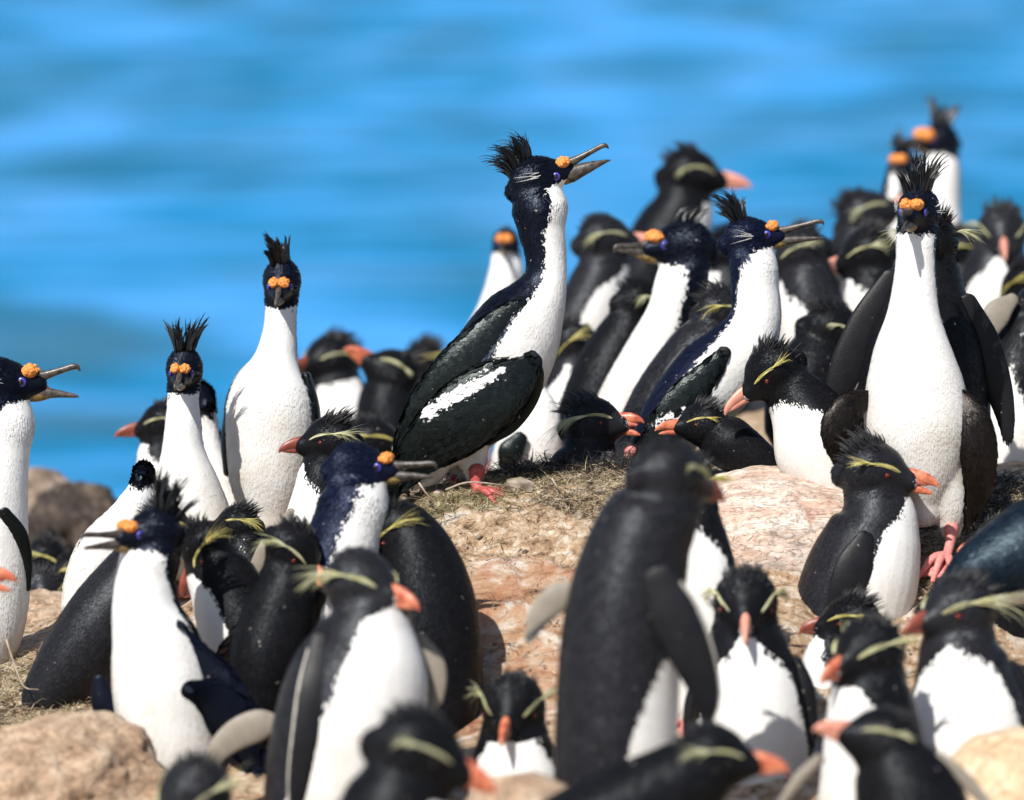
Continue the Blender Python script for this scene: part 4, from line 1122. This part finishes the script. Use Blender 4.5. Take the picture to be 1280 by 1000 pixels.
s = penguin('small half hidden penguin with red bill beside the foot of the frontal shag', 7.65,
    [(1272, 800, 30, 20), (1264, 750, 34, 20), (1256, 712, 32, 0)],
    (-1, 0, .3), (1246, 678), 30, (-1, -.02, .35), 55, focus=.6, L=1.0, plume=.8, droop=-.5, browmat='paleyellow', spk=.5, feet=False)

# ------------------------------------------------------------------ background penguins
BG = 'blurred penguins behind the front row'
s = penguin('penguin with narrow yellow brow and white belly leaning behind the blue headed shag', 8.55,
    [(790, 600, 40, 62), (812, 552, 46, 62), (838, 502, 48, 60), (866, 456, 44, 52), (888, 422, 38, 10)],
    (.9, -.35, .25), (905, 394), 33, (1, .02, .18), 61, focus=.5, spk=.6, spn=80, plume=.7, droop=.5, mat='penguin_grey', group=BG)
s.flipper([(858, 440, 10), (838, 475, 16), (822, 515, 14), (812, 550, 6)], 'flipper', .3)
s = penguin('black penguin with a hanging yellow plume between the central shag and the left looking shag', 9.0,
    [(728, 590, 44, 20), (744, 530, 50, 20), (762, 470, 46, 15), (784, 420, 38, 0)],
    (1, -.2, -.2), (803, 382), 33, (.95, -.05, -.25), 62, focus=.35, spk=.4, plume=.7, droop=.6, browmat='paleyellow', group=BG)
s = penguin('blurred penguin with a long white breast right of the central shag, pink bill level', 9.6,
    [(672, 560, 40, 72), (696, 490, 44, 74), (722, 420, 44, 76), (745, 365, 38, 70), (754, 332, 33, 15)],
    (.95, -.2, .35), (757, 303), 34, (1, .16, .1), 63, focus=.2, billmat='bill_pink', plume=.8, droop=.6, browmat='paleyellow', spk=.3, group=BG, mat='penguin_grey')
s = penguin('highest blurred black penguin above the left looking shag, bill pointing right at the sea', 10.4,
    [(785, 430, 50, 40), (806, 365, 52, 45), (832, 305, 48, 48), (852, 262, 40, 30)],
    (.95, -.1, .3), (864, 222), 36, (1, .03, .1), 64, focus=.15, billmat='bill_pink', plume=.5, droop=.7, browmat='paleyellow', spk=.5, spn=60, group=BG)
s = penguin('brownish blurred penguin low behind the breast of the central shag, orange bill down', 9.25,
    [(700, 610, 38, 60), (706, 550, 42, 60), (712, 500, 36, 50), (716, 465, 30, 10)],
    (-.3, 0, 1), (712, 432), 28, (-.75, -.6, .2), 65, focus=.15, group=BG, mat='penguin_grey')
s = penguin('blurred penguin raising its pink bill toward the dark crested shag', 10.2,
    [(1050, 460, 48, 0), (1058, 390, 50, 0), (1068, 335, 42, 0), (1076, 300, 36, 0)],
    (.6, 0, -.6), (1084, 272), 35, (.86, .45, .1), 66, focus=.15, billmat='bill_pink', plume=.6, droop=.4, browmat='paleyellow', group=BG, mat='penguin_grey')
s = penguin('blurred penguin with red bill to the left and white chest, left of the frontal shag', 9.4,
    [(1112, 480, 44, 70), (1100, 425, 50, 72), (1092, 375, 42, 70), (1088, 350, 36, 15)],
    (-.95, 0, .4), (1084, 320), 35, (-1, -.18, .15), 67, focus=.2, billmat='bill_pink', plume=.6, droop=.2, browmat='paleyellow', group=BG)
s = penguin('blurred grey backed penguin just right of the open bill of the blue headed shag', 9.3,
    [(1030, 500, 42, 55), (1022, 440, 46, 62), (1014, 385, 42, 55), (1008, 350, 36, 0)],
    (-.95, 0, .35), (1000, 318), 33, (-1, -.3, .15), 68, focus=.2, plume=.6, droop=.3, browmat='paleyellow', group=BG, mat='penguin_grey')
s = penguin('black crouching penguin with pale yellow brow, above the bowed resting penguin', 8.85,
    [(1000, 530, 46, -20), (1010, 485, 52, -20), (1024, 448, 46, -20)],
    (1, 0, -.2), (1042, 418), 38, (.9, -.2, .1), 69, focus=.3, plume=.3, droop=.5, browmat='paleyellow', billmat='bill_dull', group=BG)
s = penguin('blurred penguin facing the camera at the right edge, white chest below a pink bill', 9.9,
    [(1243, 480, 48, 70), (1243, 415, 52, 62), (1243, 362, 46, 52), (1245, 335, 40, 10)],
    (-.05, 0, 1), (1252, 295), 36, (-.05, -.25, 1), 70, focus=.2, billmat='bill_pink', plume=.7, droop=.5, browmat='paleyellow', group=BG, mat='penguin_grey')
s = penguin('dark penguin at the right edge with white belly and pale raised flipper', 8.7,
    [(1262, 650, 42, 75), (1266, 590, 56, 70), (1272, 520, 62, 40), (1280, 460, 58, 0), (1290, 420, 42, 0)],
    (-.4, 0, .9), (1300, 385), 33, (-.95, .05, .3), 71, focus=.35, billmat='bill_red', group=BG)
s.flipper([(1262, 375, 8, .05), (1243, 392, 17, .06), (1232, 415, 12, .06), (1226, 436, 5, .06)], 'flipper_tan', .3)
s = penguin('blurred penguin between the tallest left shag and the central shag, white chest', 9.9,
    [(430, 650, 50, 70), (426, 590, 54, 72), (424, 530, 52, 72), (418, 490, 42, 45)],
    (.3, 0, .95), (412, 455), 36, (-.6, .05, .6), 72, focus=.2, billmat='bill_dull', plume=.4, browmat='paleyellow', group=BG)
s = penguin('blurred black penguin with orange bill to the left, left of the central shag tail', 9.6,
    [(494, 660, 46, 0), (492, 600, 48, 0), (488, 540, 44, 0), (486, 500, 38, 0)],
    (.5, 0, -.5), (488, 470), 35, (-.6, .55, .3), 73, focus=.2, L=1.2, plume=.3, browmat='paleyellow', group=BG)
s = penguin('blurred small penguin with white chest close against the lower back of the central shag', 10.9,
    [(535, 640, 34, 70), (530, 580, 38, 72), (526, 520, 34, 72), (526, 485, 30, 30)],
    (-.5, 0, .8), (528, 455), 29, (-.7, -.1, .5), 74, focus=.15, billmat='bill_pink', group=BG)
s = penguin('blurred penguin looking left with dull red bill, behind the fan crested shag', 8.9,
    [(222, 690, 32, 70), (214, 640, 38, 75), (206, 590, 36, 75), (203, 562, 30, 20)],
    (-.8, 0, .6), (203, 532), 29, (-1, -.03, .2), 75, focus=.3, billmat='bill_dull', plume=.4, browmat='paleyellow', group=BG)
s = penguin('blurred greenish grey penguin facing the camera low among the shore rocks at the left', 8.7,
    [(40, 850, 30, 70), (42, 810, 36, 66), (46, 778, 34, 40)],
    (-.5, 0, .8), (55, 742), 30, (.1, -.25, 1), 76, focus=.2, group=BG, mat='penguin_grey', billmat='bill_pink', feet=False)
s = penguin('blurred dark penguin with orange bill pointing right, between the leftmost shag and the rocks', 8.95,
    [(70, 850, 36, 40), (68, 790, 42, 40), (62, 740, 36, 20)],
    (1, 0, -.1), (60, 702), 28, (1, -.25, .4), 77, focus=.2, group=BG, L=1.1, feet=False)
s = penguin('blurred brownish penguin hunched below the white bent neck at the left', 8.8,
    [(108, 860, 36, 0), (104, 800, 42, 0), (96, 755, 38, 0)],
    (-1, 0, 0), (90, 722), 28, (-.8, -.3, -.3), 78, focus=.2, group=BG, mat='penguin_grey', feet=False)
s = penguin('blurred black penguin peering between the two frontal left shags', 9.3,
    [(300, 690, 36, 20), (292, 640, 40, 20), (284, 600, 34, 20)],
    (.3, 0, -1), (276, 570), 29, (.6, .1, -.4), 79, focus=.2, group=BG, feet=False)
s = penguin('blurred dark penguin low between the tallest left shag and the dull billed penguin', 9.0,
    [(455, 700, 44, 20), (458, 640, 48, 20), (462, 590, 42, 10)],
    (.3, 0, -1), (468, 556), 33, (.9, .1, .2), 80, focus=.2, group=BG, feet=False)
s = penguin('blurred dark penguin behind the nape of the blue headed shag', 9.9,
    [(905, 480, 42, 20), (908, 420, 46, 20), (912, 360, 42, 20)],
    (-.6, 0, .6), (916, 318), 33, (.7, .1, -.5), 81, focus=.15, group=BG, feet=False)
s = penguin('blurred black penguin back just left of the spread flipper of the frontal pair', 9.7,
    [(1052, 500, 44, 0), (1048, 440, 48, 0), (1046, 390, 42, 0)],
    (.2, 0, -1), (1044, 352), 34, (-.5, .1, -.7), 82, focus=.15, group=BG, mat='penguin_grey', feet=False)
s = penguin('blurred penguin between the frontal pair and the one facing the camera at the right edge', 10.1,
    [(1205, 480, 42, 50), (1206, 420, 46, 50), (1208, 360, 42, 40)],
    (.6, 0, .6), (1210, 320), 33, (.9, .0, .2), 83, focus=.15, group=BG, billmat='bill_pink', feet=False)
s = penguin('blurred penguin with white breast low between the central shag and its dark neighbours', 9.5,
    [(655, 610, 38, 60), (664, 550, 40, 60), (672, 490, 36, 50)],
    (-.5, 0, .8), (684, 452), 29, (.6, .2, -.4), 84, focus=.15, group=BG, feet=False)
s = penguin('blurred dark hunched penguin at the right edge above the pale raised flipper', 9.4,
    [(1285, 500, 46, 0), (1284, 440, 48, 0), (1283, 400, 42, 0)],
    (.4, 0, -.9), (1282, 362), 32, (-.6, -.3, -.3), 85, focus=.15, group=BG, feet=False)
